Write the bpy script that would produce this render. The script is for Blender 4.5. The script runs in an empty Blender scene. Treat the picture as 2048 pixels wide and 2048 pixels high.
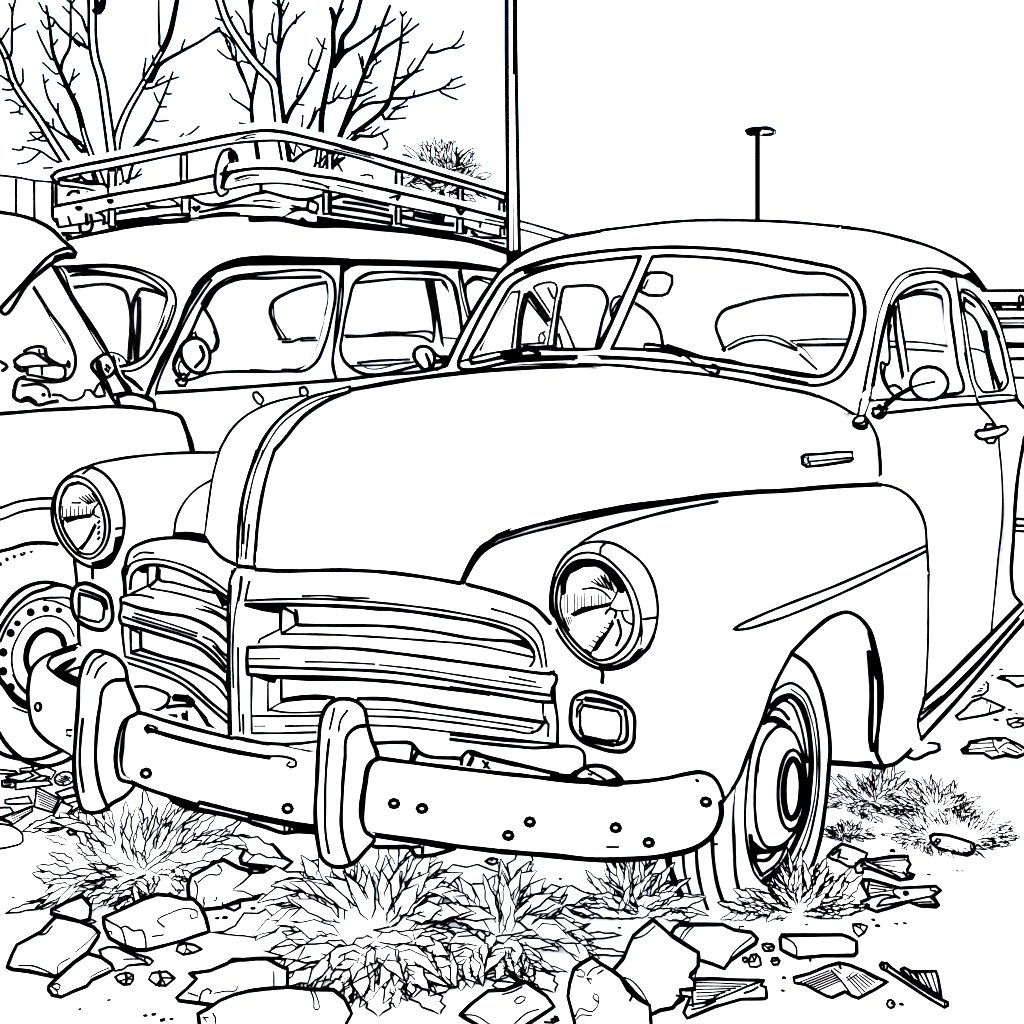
import bpy, bmesh, math, random
import numpy as np
from mathutils import Vector
from mathutils.geometry import delaunay_2d_cdt
random.seed(7)
C = bpy.context.scene.collection
# ------------------------------------------------------------------ camera model
F, HOR, EYE = 2300.0, 720.0, 1.55          # focal length and horizon row in photo pixels (2048 wide), eye height in metres
FW = (-0.589, -0.808); LF = (0.808, -0.589); ORG = (0.006, 3.713)   # front car: forward and left axes, front axle on the ground
VIEW = {'A': (0, 0, 700), 'B': (0, 400, 700), 'C': (500, 200, 700), 'D': (400, 0, 700), 'E': (1000, 400, 700),
        'F': (1448, 200, 600), 'G': (1448, 700, 600), 'H': (0, 900, 700), 'I': (400, 1050, 700), 'J': (900, 1000, 600),
        'K': (1400, 1150, 648), 'L': (0, 1500, 548), 'M': (500, 1500, 548), 'N': (1000, 1500, 548), 'O': (1500, 1500, 548),
        'P': (0, 0, 1932), 'Q': (0, 0, 1932)}
def zz(view, pts):
    x0, y0, w = VIEW[view]; s = w / 1932.0
    return [(x0 + x * s, y0 + y * s) for x, y in pts]
def ray(x, y): return ((x - 1024.0) / F, (HOR - y) / F)
def pt(x, y, d):
    a, b = ray(x, y)
    return Vector((a * d, d, EYE + b * d))
def depth(x, y, sp):
    d = depth0(x, y, sp)
    return min(d, (.004 - EYE) / ((HOR - y) / F)) if y > HOR + 150 else d      # nothing sinks below the ground
def depth0(x, y, sp):
    """distance along the view axis at which the sight line meets a surface of the scene"""
    a, b = ray(x, y); k = sp[0]
    if k == 'd': return sp[1]
    if k == 'z': return (sp[1] - EYE) / b
    if k == 'w':                                    # upright wall through two ground points
        (x1, y1), (x2, y2) = sp[1], sp[2]
        nx, ny = (y2 - y1), -(x2 - x1)
        return (nx * x1 + ny * y1) / (nx * a + ny)
    au = -(ORG[0] * FW[0] + ORG[1] * FW[1]); bu = a * FW[0] + FW[1]
    av = -(ORG[0] * LF[0] + ORG[1] * LF[1]); bv = a * LF[0] + LF[1]
    if k == 'u': return (sp[1] - au) / bu
    if k == 'v': return (sp[1] - av) / bv
    if k == 'b':                                    # bowed front: u = u0 - k v^2
        u0, kk = sp[1], sp[2]
        A = kk * bv * bv; B = bu + 2 * kk * av * bv; D = au - u0 + kk * av * av
        if abs(A) < 1e-9: return -D / B
        disc = max(B * B - 4 * A * D, 0.0)
        r = sorted([(-B - math.sqrt(disc)) / (2 * A), (-B + math.sqrt(disc)) / (2 * A)])
        r = [q for q in r if q > 1.2]
        return r[0] if r else (u0 - au) / bu
def smooth(P, step=7.0, closed=False):
    """Catmull-Rom through points of any dimension; first two entries are picture coordinates"""
    P = [np.array(p, float) for p in P]
    n = len(P)
    if n < 3 and not closed:
        return resample_lin(P, step)
    out = []
    rng = range(n) if closed else range(n - 1)
    for i in rng:
        p1, p2 = P[i % n], P[(i + 1) % n]
        p0 = P[(i - 1) % n] if (closed or i > 0) else 2 * p1 - p2
        p3 = P[(i + 2) % n] if (closed or i + 2 < n) else 2 * p2 - p1
        L = np.linalg.norm((p2 - p1)[:2])
        # limit tangents so that uneven spacing does not overshoot
        def tang(q0, q1, q2):
            l1 = np.linalg.norm((q1 - q0)[:2]) + 1e-6; l2 = np.linalg.norm((q2 - q1)[:2]) + 1e-6
            return ((q1 - q0) / l1 * l2 + (q2 - q1) / l2 * l1) / (l1 + l2)
        m1 = tang(p0, p1, p2) * L; m2 = tang(p1, p2, p3) * L
        k = max(1, int(L / step))
        for j in range(k):
            t = j / k; t2 = t * t; t3 = t2 * t
            out.append((2 * t3 - 3 * t2 + 1) * p1 + (t3 - 2 * t2 + t) * m1 + (-2 * t3 + 3 * t2) * p2 + (t3 - t2) * m2)
    if not closed: out.append(P[-1])
    return out
def resample_lin(P, step):
    out = []
    for i in range(len(P) - 1):
        L = np.linalg.norm((P[i + 1] - P[i])[:2]); k = max(1, int(L / step))
        for j in range(k): out.append(P[i] + (P[i + 1] - P[i]) * j / k)
    out.append(P[-1]); return out
def withdepth(pts, sp):
    """pts in photo pixels -> [(x, y, depth)]; sp is one surface or {index: surface} with the rest between"""
    if not isinstance(sp, dict):
        return [(x, y, depth(x, y, sp)) for x, y in pts]
    n = len(pts); keys = sorted((k % n, depth(pts[k % n][0], pts[k % n][1], s)) for k, s in sp.items())
    L = [0.0]
    for i in range(1, n): L.append(L[-1] + math.hypot(pts[i][0] - pts[i - 1][0], pts[i][1] - pts[i - 1][1]))
    res = []
    for i, (x, y) in enumerate(pts):
        lo = [k for k in keys if k[0] <= i]; hi = [k for k in keys if k[0] >= i]
        a = lo[-1] if lo else hi[0]; b = hi[0] if hi else lo[-1]
        if a[0] == b[0]: d = a[1]
        else:
            t = (L[i] - L[a[0]]) / (L[b[0]] - L[a[0]] + 1e-9)
            d = 1 / ((1 - t) / a[1] + t / b[1])
        res.append((x, y, d))
    return res
class Seg:
    def __init__(s, view, pts, sp, w=9, sharp=False, rev=False):
        q = withdepth(zz(view, pts), sp)
        if rev: q = q[::-1]
        s.ends = (q[0], q[-1])
        s.q = resample_lin([np.array(p, float) for p in q], 8) if sharp else smooth(q)
        s.w = w
# ------------------------------------------------------------------ mesh builder
class MB:
    def __init__(s): s.v = []; s.f = []; s.m = []; s.sm = []
    def add(s, verts, faces, mi, sm=False):
        b = len(s.v); s.v += [tuple(v) for v in verts]
        s.f += [tuple(b + i for i in f) for f in faces]; s.m += [mi] * len(faces); s.sm += [sm] * len(faces)
    def tube(s, pts, rad, mi=1, n=7, caps=True):
        pts = [Vector(p) for p in pts]; k = len(pts)
        if k < 2: return
        if not hasattr(rad, '__len__'): rad = [rad] * k
        up = None; V = []; Fc = []
        for i in range(k):
            t = (pts[min(i + 1, k - 1)] - pts[max(i - 1, 0)])
            if t.length < 1e-9: t = Vector((0, 0, 1))
            t.normalize()
            if up is None:
                up = Vector((0, 0, 1)) if abs(t.z) < .9 else Vector((1, 0, 0))
            a = (up - t * up.dot(t))
            if a.length < 1e-6: a = t.orthogonal()
            a.normalize(); b = t.cross(a); up = a
            for j in range(n):
                an = 2 * math.pi * j / n
                V.append(pts[i] + (a * math.cos(an) + b * math.sin(an)) * rad[i])
        for i in range(k - 1):
            for j in range(n):
                j2 = (j + 1) % n
                Fc.append((i * n + j, i * n + j2, (i + 1) * n + j2, (i + 1) * n + j))
        if caps:
            t0 = (pts[0] - pts[1]).normalized(); t1 = (pts[-1] - pts[-2]).normalized()
            V.append(pts[0] + t0 * rad[0] * .7); V.append(pts[-1] + t1 * rad[-1] * .7)
            c0, c1 = k * n, k * n + 1
            for j in range(n):
                j2 = (j + 1) % n
                Fc.append((c0, j2, j)); Fc.append((c1, (k - 1) * n + j, (k - 1) * n + j2))
        s.add(V, Fc, mi, True)
    def ink(s, q, w, off=0.0, closed=False, taper=0):
        """bead of black along picture-space samples (x, y, depth); w = width in photo pixels at that depth"""
        if w <= 0: return
        if closed: q = list(q) + [q[0], q[1]]
        n = len(q); P = []; R = []
        ph = random.random() * 9
        for i, p in enumerate(q):
            ww = (w(i / max(1, n - 1)) if callable(w) else w) * 1.06
            d = p[2] - off - .006 - .3 * ww * p[2] / F
            if taper: ww *= min(1.0, .35 + .65 * min(i, n - 1 - i) / max(1.0, taper * n))
            ww *= 1 + .07 * math.sin(i * .37 + ph)
            P.append(pt(p[0], p[1], d)); R.append(max(.5 * ww * d / F, 1e-4))
        s.tube(P, R, 1)
    def box(s, c, ax, hs, mi=0):
        c = Vector(c); V = []
        for i in (-1, 1):
            for j in (-1, 1):
                for k in (-1, 1): V.append(c + Vector(ax[0]) * hs[0] * i + Vector(ax[1]) * hs[1] * j + Vector(ax[2]) * hs[2] * k)
        s.add(V, [(0, 1, 3, 2), (4, 6, 7, 5), (0, 4, 5, 1), (2, 3, 7, 6), (0, 2, 6, 4), (1, 5, 7, 3)], mi)
        return V
    def build(s, name, parent=None, mat=None, glass=None):
        me = bpy.data.meshes.new(name); me.from_pydata(s.v, [], s.f)
        me.materials.append(mat or M['paint']); me.materials.append(M['ink']); me.materials.append(glass or M['glass'])
        me.polygons.foreach_set('material_index', s.m); me.polygons.foreach_set('use_smooth', s.sm)
        me.update()
        o = bpy.data.objects.new(name, me); C.objects.link(o)
        if parent: 
            o.parent = parent; o.matrix_parent_inverse = parent.matrix_world.inverted() if False else o.matrix_parent_inverse
            off = Vector(parent['base']) if 'base' in parent else Vector((0, 0, 0))
            if off.length: me.transform(__import__('mathutils').Matrix.Translation(-off))
        return o
def inside(x, y, L):
    r = False; j = len(L) - 1
    for i in range(len(L)):
        xi, yi = L[i][0], L[i][1]; xj, yj = L[j][0], L[j][1]
        if (yi > y) != (yj > y) and x < (xj - xi) * (y - yi) / (yj - yi) + xi: r = not r
        j = i
    return r
class Patch:
    """a curved sheet-metal (or stone, glass) panel spanning closed border curves, with thickness"""
    def __init__(s, segs, mb=None, bulge=0.0, thick=.02, holes=(), mi=0, ext=None, lines=(), fills=(), hole_w=8, dens=20, off=0.0):
        s.mb = mb or MB()
        if not isinstance(segs, (list, tuple)): segs = [segs]
        B = []
        for g in segs:
            for p in g.q:
                if not B or math.hypot(p[0] - B[-1][0], p[1] - B[-1][1]) > 1.5: B.append(tuple(p))
        while len(B) > 3 and math.hypot(B[0][0] - B[-1][0], B[0][1] - B[-1][1]) < 1.5: B.pop()
        s.B = np.array(B); s.off = off
        s.bulge = bulge; bb = s.B[:, :2]; ext2 = bb.max(0) - bb.min(0); s.S = max(ext2)
        s.scale = max(8.0, min(ext2) * .25)
        s.iB = 1 / s.B[:, 2]
        g = max(10.0, s.S / dens); hl = [smooth(h, 8, True) if len(h[0]) == 2 else h for h in holes]
        vs = [Vector((b[0], b[1])) for b in B]; es = [(i, (i + 1) % len(B)) for i in range(len(B))]
        for h in hl:
            k = len(vs); vs += [Vector((p[0], p[1])) for p in h]; es += [(k + i, k + (i + 1) % len(h)) for i in range(len(h))]
        nb = len(B)
        mn, mx = bb.min(0), bb.max(0)
        y = mn[1] + g / 2
        while y < mx[1]:
            x = mn[0] + g / 2
            while x < mx[0]:
                if inside(x, y, B) and not any(inside(x, y, h) for h in hl): vs.append(Vector((x + random.uniform(-.1, .1) * g, y)))
                x += g
            y += g
        vo, eo, fo, ov, oe, of = delaunay_2d_cdt(vs, es, [], 0, 1e-4)
        P3 = []
        for i, v in enumerate(vo):
            src = [k for k in ov[i] if k < nb]
            d = B[src[0]][2] if src else s.at(v.x, v.y)
            P3.append(pt(v.x, v.y, d - off))
        tris = []
        for f in fo:
            cx = sum(vo[i].x for i in f) / len(f); cy = sum(vo[i].y for i in f) / len(f)
            if inside(cx, cy, B) and not any(inside(cx, cy, h) for h in hl): tris.append(tuple(f))
        used = sorted({i for f in tris for i in f}); mp = {i: k for k, i in enumerate(used)}
        V = [P3[i] for i in used]; T = [tuple(mp[i] for i in f) for f in tris]
        cam = Vector((0, 0, EYE)); N = [Vector((0, 0, 0)) for _ in V]; T2 = []
        for f in T:
            n = (V[f[1]] - V[f[0]]).cross(V[f[2]] - V[f[0]])
            if n.dot(cam - V[f[0]]) < 0: n = -n; f = f[::-1]
            T2.append(f)
            for i in f: N[i] += n
        for n in N:
            if n.length > 0: n.normalize()
        if ext is not None: bk = [v + Vector(ext) for v in V]
        else: bk = [v - n * thick for v, n in zip(V, N)]
        m = len(V); ed = {}
        for f in T2:
            for i in range(3):
                a, b = f[i], f[(i + 1) % 3]; ed[(a, b)] = 1
        Fc = list(T2) + [tuple(m + i for i in f[::-1]) for f in T2]
        for (a, b) in ed:
            if (b, a) not in ed: Fc.append((b, a, m + a, m + b))
        s.mb.add(V + bk, Fc, mi)
        for gi, gq in enumerate(segs):
            Q = [(p[0], p[1], p[2] - off) for p in gq.q]; nx = segs[(gi + 1) % len(segs)]
            if len(segs) > 1 and gq.w and nx.w and math.hypot(nx.q[0][0] - Q[-1][0], nx.q[0][1] - Q[-1][1]) < 28:
                Q.append((nx.q[0][0], nx.q[0][1], nx.q[0][2] - off))
            s.mb.ink(Q, gq.w, closed=getattr(gq, 'closed', False))
        for h in hl:
            if hole_w: s.mb.ink([(p[0], p[1], s.at(p[0], p[1]) - off) for p in h], hole_w, closed=True)
        for l in lines: s.line(*l)
        for l in fills: s.fill(*l)
    def at(s, x, y):
        D = s.B[:, :2] - np.array((x, y)); r = np.hypot(D[:, 0], D[:, 1])
        k = r.argmin()
        if r[k] < 1e-3: return s.B[k, 2]
        D2 = np.roll(D, -1, 0); r2 = np.roll(r, -1)
        cr = D[:, 0] * D2[:, 1] - D[:, 1] * D2[:, 0]; dt = (D * D2).sum(1)
        tn = np.tan(np.arctan2(cr, dt) / 2); w = (tn + np.roll(tn, 1)) / r
        W = w.sum()
        idw = 1 / (r ** 2)
        iv = (w * s.iB).sum() / W if abs(W) > 1e-12 else (idw * s.iB).sum() / idw.sum()
        iv = min(max(iv, s.iB.min()), s.iB.max())
        d = 1 / iv
        if s.bulge and inside(x, y, s.B): d -= s.bulge * (1 - math.exp(-r[k] / s.scale))
        return d
    def line(s, view, pts, w=6, closed=False, sharp=False, taper=0):
        P = zz(view, pts)
        q = resample_lin([np.array(p, float) for p in (P + P[:1] if closed else P)], 6) if sharp else smooth(P, 6, closed)
        q = [(p[0], p[1], s.at(p[0], p[1]) - s.off) for p in q]
        s.mb.ink(q, max(w * .93, 2.6), off=.004, closed=closed and not sharp, taper=taper)
    def fill(s, view, pts, sharp=True):
        """solid black ink area laid on the panel"""
        P = zz(view, pts); q = [np.array(p, float) for p in P]
        q = resample_lin(q + q[:1], 10)[:-1] if sharp else smooth(P, 8, True)
        g = _RawSeg([(p[0], p[1], s.at(p[0], p[1]) - s.off - .014) for p in q])
        Patch(g, s.mb, thick=.003, mi=1, dens=10)
class _RawSeg:
    def __init__(s, q, w=0, closed=False): s.q = q; s.w = w; s.closed = closed
def loop(view, pts, sp, w=9, sharp=False):
    P = zz(view, pts)
    if sp[0] == 'lump':                              # block resting on the ground: low at its near edge, h high at its far edge
        y0 = min(p[1] for p in P); y1 = max(p[1] for p in P)
        db = depth(P[0][0], y1, ('z', .006))
        q = [(x, y, db + sp[1] * (depth(x, y, ('z', .006)) - db)) for x, y in P]
    else: q = withdepth(P, sp)
    if sharp: q = resample_lin([np.array(p, float) for p in q + q[:1]], 8)[:-1]
    else: q = smooth(q, 7, True)
    return _RawSeg(q, w, True)
def stroke(mb, view, pts, sp, w=8, taper=0, sharp=False):
    q = withdepth(zz(view, pts), sp)
    q = resample_lin([np.array(p, float) for p in q], 6) if sharp else smooth(q, 6)
    mb.ink(q, w, taper=taper)
def ell(cx, cy, rx, ry, tilt=0, n=20, a0=0, a1=360):
    t = math.radians(tilt); full = abs(a1 - a0) >= 360; R = []
    for i in range(n):
        a = math.radians(a0 + (a1 - a0) * i / (n if full else n - 1))
        x, y = rx * math.cos(a), ry * math.sin(a)
        R.append((cx + x * math.cos(t) - y * math.sin(t), cy + x * math.sin(t) + y * math.cos(t)))
    return R
# ------------------------------------------------------------------ materials
M = {}
def mat(name, col, rough=.6, noise=.02, scale=20.):
    m = bpy.data.materials.new(name); m.use_nodes = True; nt = m.node_tree; b = nt.nodes['Principled BSDF']
    b.inputs['Roughness'].default_value = rough; b.inputs['Specular IOR Level'].default_value = .25
    tc = nt.nodes.new('ShaderNodeTexCoord'); nz = nt.nodes.new('ShaderNodeTexNoise'); nz.inputs['Scale'].default_value = scale
    rp = nt.nodes.new('ShaderNodeValToRGB')
    rp.color_ramp.elements[0].color = (*[max(0, c - noise) for c in col], 1); rp.color_ramp.elements[1].color = (*[min(1, c + noise) for c in col], 1)
    nt.links.new(tc.outputs['Object'], nz.inputs['Vector']); nt.links.new(nz.outputs['Fac'], rp.inputs['Fac']); nt.links.new(rp.outputs['Color'], b.inputs['Base Color'])
    M[name.split('_')[0]] = m; return m
mat('paint_white', (.82, .82, .82), .5); mat('stone_white', (.8, .8, .8), .9, .03, 60); mat('leaf_white', (.8, .8, .8), .8)
mat('ground_white', (.81, .81, .81), .95, .015, 4); mat('rubber_white', (.8, .8, .8), .9); mat('bark_white', (.8, .8, .8), .9)
m = bpy.data.materials.new('ink_black'); m.use_nodes = True; nt = m.node_tree; nt.nodes.clear()
o_ = nt.nodes.new('ShaderNodeOutputMaterial'); b_ = nt.nodes.new('ShaderNodeBsdfDiffuse'); b_.inputs['Color'].default_value = (0, 0, 0, 1)
nt.links.new(b_.outputs[0], o_.inputs[0]); M['ink'] = m
m = bpy.data.materials.new('clear_glass'); m.use_nodes = True; nt = m.node_tree; nt.nodes.clear()
o_ = nt.nodes.new('ShaderNodeOutputMaterial'); a_ = nt.nodes.new('ShaderNodeBsdfTransparent'); a_.inputs['Color'].default_value = (1, 1, 1, 1)
g_ = nt.nodes.new('ShaderNodeBsdfGlossy'); g_.inputs['Roughness'].default_value = .02; x_ = nt.nodes.new('ShaderNodeMixShader'); x_.inputs[0].default_value = .0008
nt.links.new(a_.outputs[0], x_.inputs[1]); nt.links.new(g_.outputs[0], x_.inputs[2]); nt.links.new(x_.outputs[0], o_.inputs[0]); M['glass'] = m
# ------------------------------------------------------------------ things
def tag(o, label, cat, group=None):
    o['kind'] = 'thing'
    o['label'] = label; o['category'] = cat
    if group: o['group'] = group
    return o
def thing(name, label, cat, base=(0, 0, 0), group=None):
    o = bpy.data.objects.new(name, None); C.objects.link(o); o.location = base; o['base'] = tuple(base); o.empty_display_size = .2
    return tag(o, label, cat, group)
def part(name, parent, segs, mat=None, **kw):
    p = Patch(segs, **kw); p.obj = p.mb.build(name, parent, mat); return p
def sub(name, parent_obj, root, segs, mat=None, **kw):
    p = Patch(segs, **kw); p.obj = subobj(p.mb, name, parent_obj, root, mat); return p
def subobj(mb, name, parent_obj, root, mat=None):
    o = mb.build(name, root, mat); o.parent = parent_obj; return o
# ================================================================== the rounded car in front
car = thing('vintage_car', 'large rounded vintage car in front, with chrome grille, heavy bumper and split windscreen', 'car', (ORG[0], ORG[1], 0))
V0 = ('v', 0.0)

# hood, near half
hood = part('hood', car, [
    Seg('H', [(1405, 640), (1420, 420), (1450, 230), (1480, 110), (1515, 0)], V0, 8),
    Seg('B', [(1515, 1380), (1560, 1330), (1680, 1190), (1800, 1110), (1932, 1055)], V0, 9),
    Seg('C', [(550, 1600), (900, 1540), (1340, 1492), (1900, 1467)], V0, 10),
    Seg('E', [(430, 907), (640, 915), (880, 940), (1170, 970), (1500, 1030), (1740, 1080), (1932, 1172)], {0: V0, -1: ('v', .75)}, 8),
    Seg('G', [(600, 295), (730, 350), (860, 428)], {0: ('v', .75), -1: ('v', .80)}, 7),
    Seg('G', [(860, 428), (925, 450), (985, 560), (1005, 700), (1008, 865)], {0: ('v', .80), -1: ('v', .85)}, 7),
    Seg('Q', [(1761, 969), (1706, 970), (1588, 979), (1448, 988), (1350, 1000), (1254, 1012), (1127, 1037), (1036, 1061), (993, 1076), (962, 1094), (943, 1121), (931, 1146), (923, 1165)], {0: ('v', .85), -1: ('b', 1.16, .3)}, 9),
    lip_r := Seg('I', [(1440, 322), (1200, 282), (980, 257), (820, 250), (410, 252), (295, 245)], ('b', 1.16, .3), 9),
], bulge=.05, thick=.03,
 fills=[('E', [(-10, 1870), (100, 1815), (350, 1750), (720, 1690), (1130, 1618), (1450, 1592), (1480, 1612), (1100, 1655), (750, 1712), (450, 1752), (200, 1800), (60, 1850)]),
        ('J', [(60, 530), (90, 465), (130, 385), (195, 295), (300, 215), (400, 175), (370, 215), (290, 265), (225, 320), (165, 400), (125, 465), (98, 530)])])
hb = Patch(loop('G', [(500, 690), (520, 675), (640, 668), (730, 658), (825, 656), (830, 700), (815, 715), (620, 745), (530, 752), (505, 735)], ('v', .865), 7, True), thick=.02,
    lines=[('G', [(545, 690), (540, 705), (555, 735)], 5), ('G', [(555, 718), (700, 705), (815, 693)], 5), ('G', [(515, 690), (512, 715), (530, 740), (545, 700), (515, 690)], 3)])
hb.mb.build('side_badge', car)
# centre ridge of the hood
rid = part('hood_ridge', car, [
    Seg('H', [(1312, 640), (1315, 450), (1350, 220), (1420, 0)], ('v', -.075), 8),
    Seg('B', [(1400, 1450), (1450, 1330), (1520, 1230), (1610, 1150), (1700, 1095), (1830, 1058), (1932, 1032)], ('v', -.07), 8),
    Seg('B', [(1932, 1055), (1800, 1110), (1680, 1190), (1560, 1330), (1515, 1380)], ('v', -.01), 0),
    Seg('H', [(1515, 0), (1480, 110), (1450, 230), (1420, 420), (1405, 640)], ('v', -.01), 0),
    Seg('H', [(1405, 650), (1312, 640)], ('b', 1.17, .3), 9)], bulge=.02, thick=.03,
    lines=[('B', [(1345, 1900), (1350, 1780), (1375, 1640), (1415, 1480), (1470, 1360), (1550, 1240), (1650, 1160), (1760, 1100), (1900, 1062)], 5),
           ('H', [(1375, 410), (1366, 500), (1355, 600)], 6), ('H', [(1340, 330), (1335, 480), (1330, 605)], 4), ('H', [(1355, 330), (1390, 180), (1450, 0)], 3)])
hoodf = part('far_hood_panel', car, [
    Seg('H', [(1132, 480), (1150, 330), (1180, 130), (1215, 0)], ('v', -.42), 7),
    Seg('B', [(1230, 1350), (1270, 1280), (1340, 1205), (1450, 1140), (1600, 1095), (1700, 1080)], {0: ('v', -.42), -1: ('v', -.1)}, 7),
    Seg('B', [(1700, 1090), (1610, 1150), (1520, 1230), (1450, 1330), (1400, 1450)], ('v', -.08), 0),
    Seg('H', [(1420, 0), (1350, 220), (1315, 450), (1305, 635)], ('v', -.085), 0),
    Seg('H', [(1300, 632), (1220, 590), (1160, 525), (1132, 480)], ('b', 1.12, .3), 8)], bulge=.03, thick=.03)
# cab: roof, pillars and scuttle round the windscreen

cab = part('cab_roof', car, [
    Seg('C', [(1080, 1468), (1180, 1262), (1320, 1030), (1390, 935), (1500, 850), (1700, 770), (1932, 725)], {0: ('d', 4.75), -1: ('d', 5.1)}, 9),
    Seg('E', [(560, 168), (700, 150), (1000, 117), (1410, 114), (1600, 122), (1932, 152)], {0: ('d', 5.1), -1: ('d', 4.9)}, 7),
    Seg('F', [(760, 820), (900, 835), (1150, 890), (1400, 975), (1580, 1085), (1690, 1225)], {0: ('d', 4.85), -1: ('d', 5.0)}, 7),
    Seg('F', [(1690, 1225), (1640, 1185), (1540, 1130), (1410, 1092), (1250, 1090), (1140, 1125), (1065, 1210), (1010, 1350), (945, 1640), (885, 1932)], {0: ('v', .78), 3: ('v', .70), -1: ('v', .84)}, 5),
    Seg('G', [(880, 320), (862, 428)], ('v', .845), 5),
    Seg('G', [(862, 428), (730, 350), (600, 295)], {0: ('v', .80), -1: ('v', .755)}, 0),
    Seg('E', [(1932, 1172), (1740, 1080), (1500, 1030), (1170, 970), (880, 940), (640, 915), (430, 907)], {0: ('v', .745), -1: ('v', 0.0)}, 0),
    Seg('C', [(1900, 1467), (1340, 1492), (1095, 1512)], {0: ('d', 4.3), -1: ('d', 4.72)}, 0)],
    holes=[zz('C', [(1150, 1462), (1205, 1330), (1330, 1095), (1400, 995), (1520, 925), (1700, 872)]) +
           zz('E', [(80, 393), (250, 335), (500, 293), (780, 267), (1100, 264), (1350, 287), (1600, 327), (1740, 353)]) +
           zz('F', [(740, 1093), (845, 1168), (885, 1240), (905, 1330), (895, 1450), (865, 1560), (800, 1715), (740, 1785), (660, 1825), (580, 1838), (480, 1822), (200, 1765)]) +
           zz('E', [(1700, 1012), (1500, 975), (1210, 928), (900, 888), (640, 873), (300, 875)]) + zz('C', [(1800, 1425), (1480, 1440)])],
    thick=.03, bulge=.04, hole_w=9, off=-.06,
    fills=[('F', [(1625, 1205), (1690, 1235), (1650, 1175), (1590, 1110), (1540, 1128)]), 
           ('F', [(1430, 1105), (1545, 1130), (1660, 1215), (1600, 1190), (1510, 1150), (1440, 1140)])],
    lines=[('E', [(0, 910), (200, 905), (370, 908)], 5), ('F', [(960, 1760), (1015, 1480), (1065, 1290), (1120, 1190), (1200, 1130), (1290, 1112), (1440, 1115)], 9),
           ('F', [(935, 1932), (965, 1740), (1005, 1560), (1050, 1370), (1080, 1290)], 5), ('F', [(905, 1880), (985, 1500), (1020, 1350)], 11)])
# windscreen surround ring and panes

ws_out = zz('C', [(1150, 1462), (1205, 1330), (1330, 1095), (1400, 995), (1520, 925), (1700, 872)]) + \
    zz('E', [(80, 393), (250, 335), (500, 293), (780, 267), (1100, 264), (1350, 287), (1600, 327), (1740, 353)]) + \
    zz('F', [(740, 1093), (845, 1168), (885, 1240), (905, 1330), (895, 1450), (865, 1560), (800, 1715), (740, 1785), (660, 1825), (580, 1838), (480, 1822), (200, 1765)]) + \
    zz('E', [(1700, 1012), (1500, 975), (1210, 928), (900, 888), (640, 873), (300, 875)]) + zz('C', [(1800, 1425), (1480, 1440)])
def cabloop(P2, off=0.0, w=8, view=None, sharp=False):
    P2 = zz(view, P2) if view else P2
    q = smooth(P2, 7, True) if not sharp else resample_lin([np.array(p, float) for p in P2 + P2[:1]], 8)[:-1]
    q = [(p[0], p[1], cab.at(p[0], p[1]) + off) for p in q]
    return _RawSeg(q, w, True)
left_pane = zz('C', [(1215, 1440), (1290, 1300), (1390, 1110), (1440, 1030), (1560, 960), (1750, 905)]) + zz('E', [(130, 400), (250, 370), (500, 340), (750, 314), (776, 312), (768, 330), (740, 400), (680, 530), (600, 710), (556, 806), (548, 822), (530, 823), (300, 822), (130, 815)]) + zz('C', [(1600, 1400), (1400, 1420)])
right_pane = zz('E', [(834, 330), (842, 313), (858, 311), (1060, 312), (1400, 347), (1680, 402)]) + zz('F', [(660, 1120), (750, 1155), (815, 1225), (838, 1330), (828, 1450), (790, 1580), (740, 1690), (690, 1750), (640, 1775), (550, 1778), (300, 1738)]) + \
    zz('E', [(1750, 972), (1500, 932), (1300, 902), (1000, 850), (870, 832), (640, 822), (616, 822), (624, 806), (690, 660), (760, 500)])
fr = Patch(cabloop(ws_out, .012, 8), thick=.02, holes=[left_pane, right_pane], hole_w=8,
    lines=[('E', [(20, 876), (200, 868), (640, 868), (900, 888), (1100, 915)], 8), ('E', [(0, 845), (110, 825), (310, 815)], 7), ('F', [(890, 1420), (870, 1560), (825, 1670)], 3)])
frame = fr.mb.build('windscreen_frame', car)
for P2 in (left_pane, right_pane):
    g = Patch(cabloop(P2, .022, 0), thick=.006, mi=2); g.mb.build('windscreen_pane', car)
mb = MB()
def cabstroke(mb, view, pts, w=8, off=0.03, closed=False):
    P = zz(view, pts); q = [(p[0], p[1], cab.at(p[0], p[1]) + off) for p in smooth(P, 6, closed)]
    mb.ink(q, w, closed=closed)
# inside of the cab: far side and rear wall lining, seats, dash, mirror
lin = Patch(_RawSeg([(p[0], p[1], cab.at(p[0], p[1]) + .75) for p in resample_lin([np.array(q, float) for q in zz('E', [(-80, 840), (-60, 520), (100, 310), (800, 215), (1500, 240), (1980, 400), (2030, 700), (1950, 1010), (1700, 1080), (1100, 950), (300, 930), (-80, 840)])], 10)], 0), thick=.02)
L_ = lin.line
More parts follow.
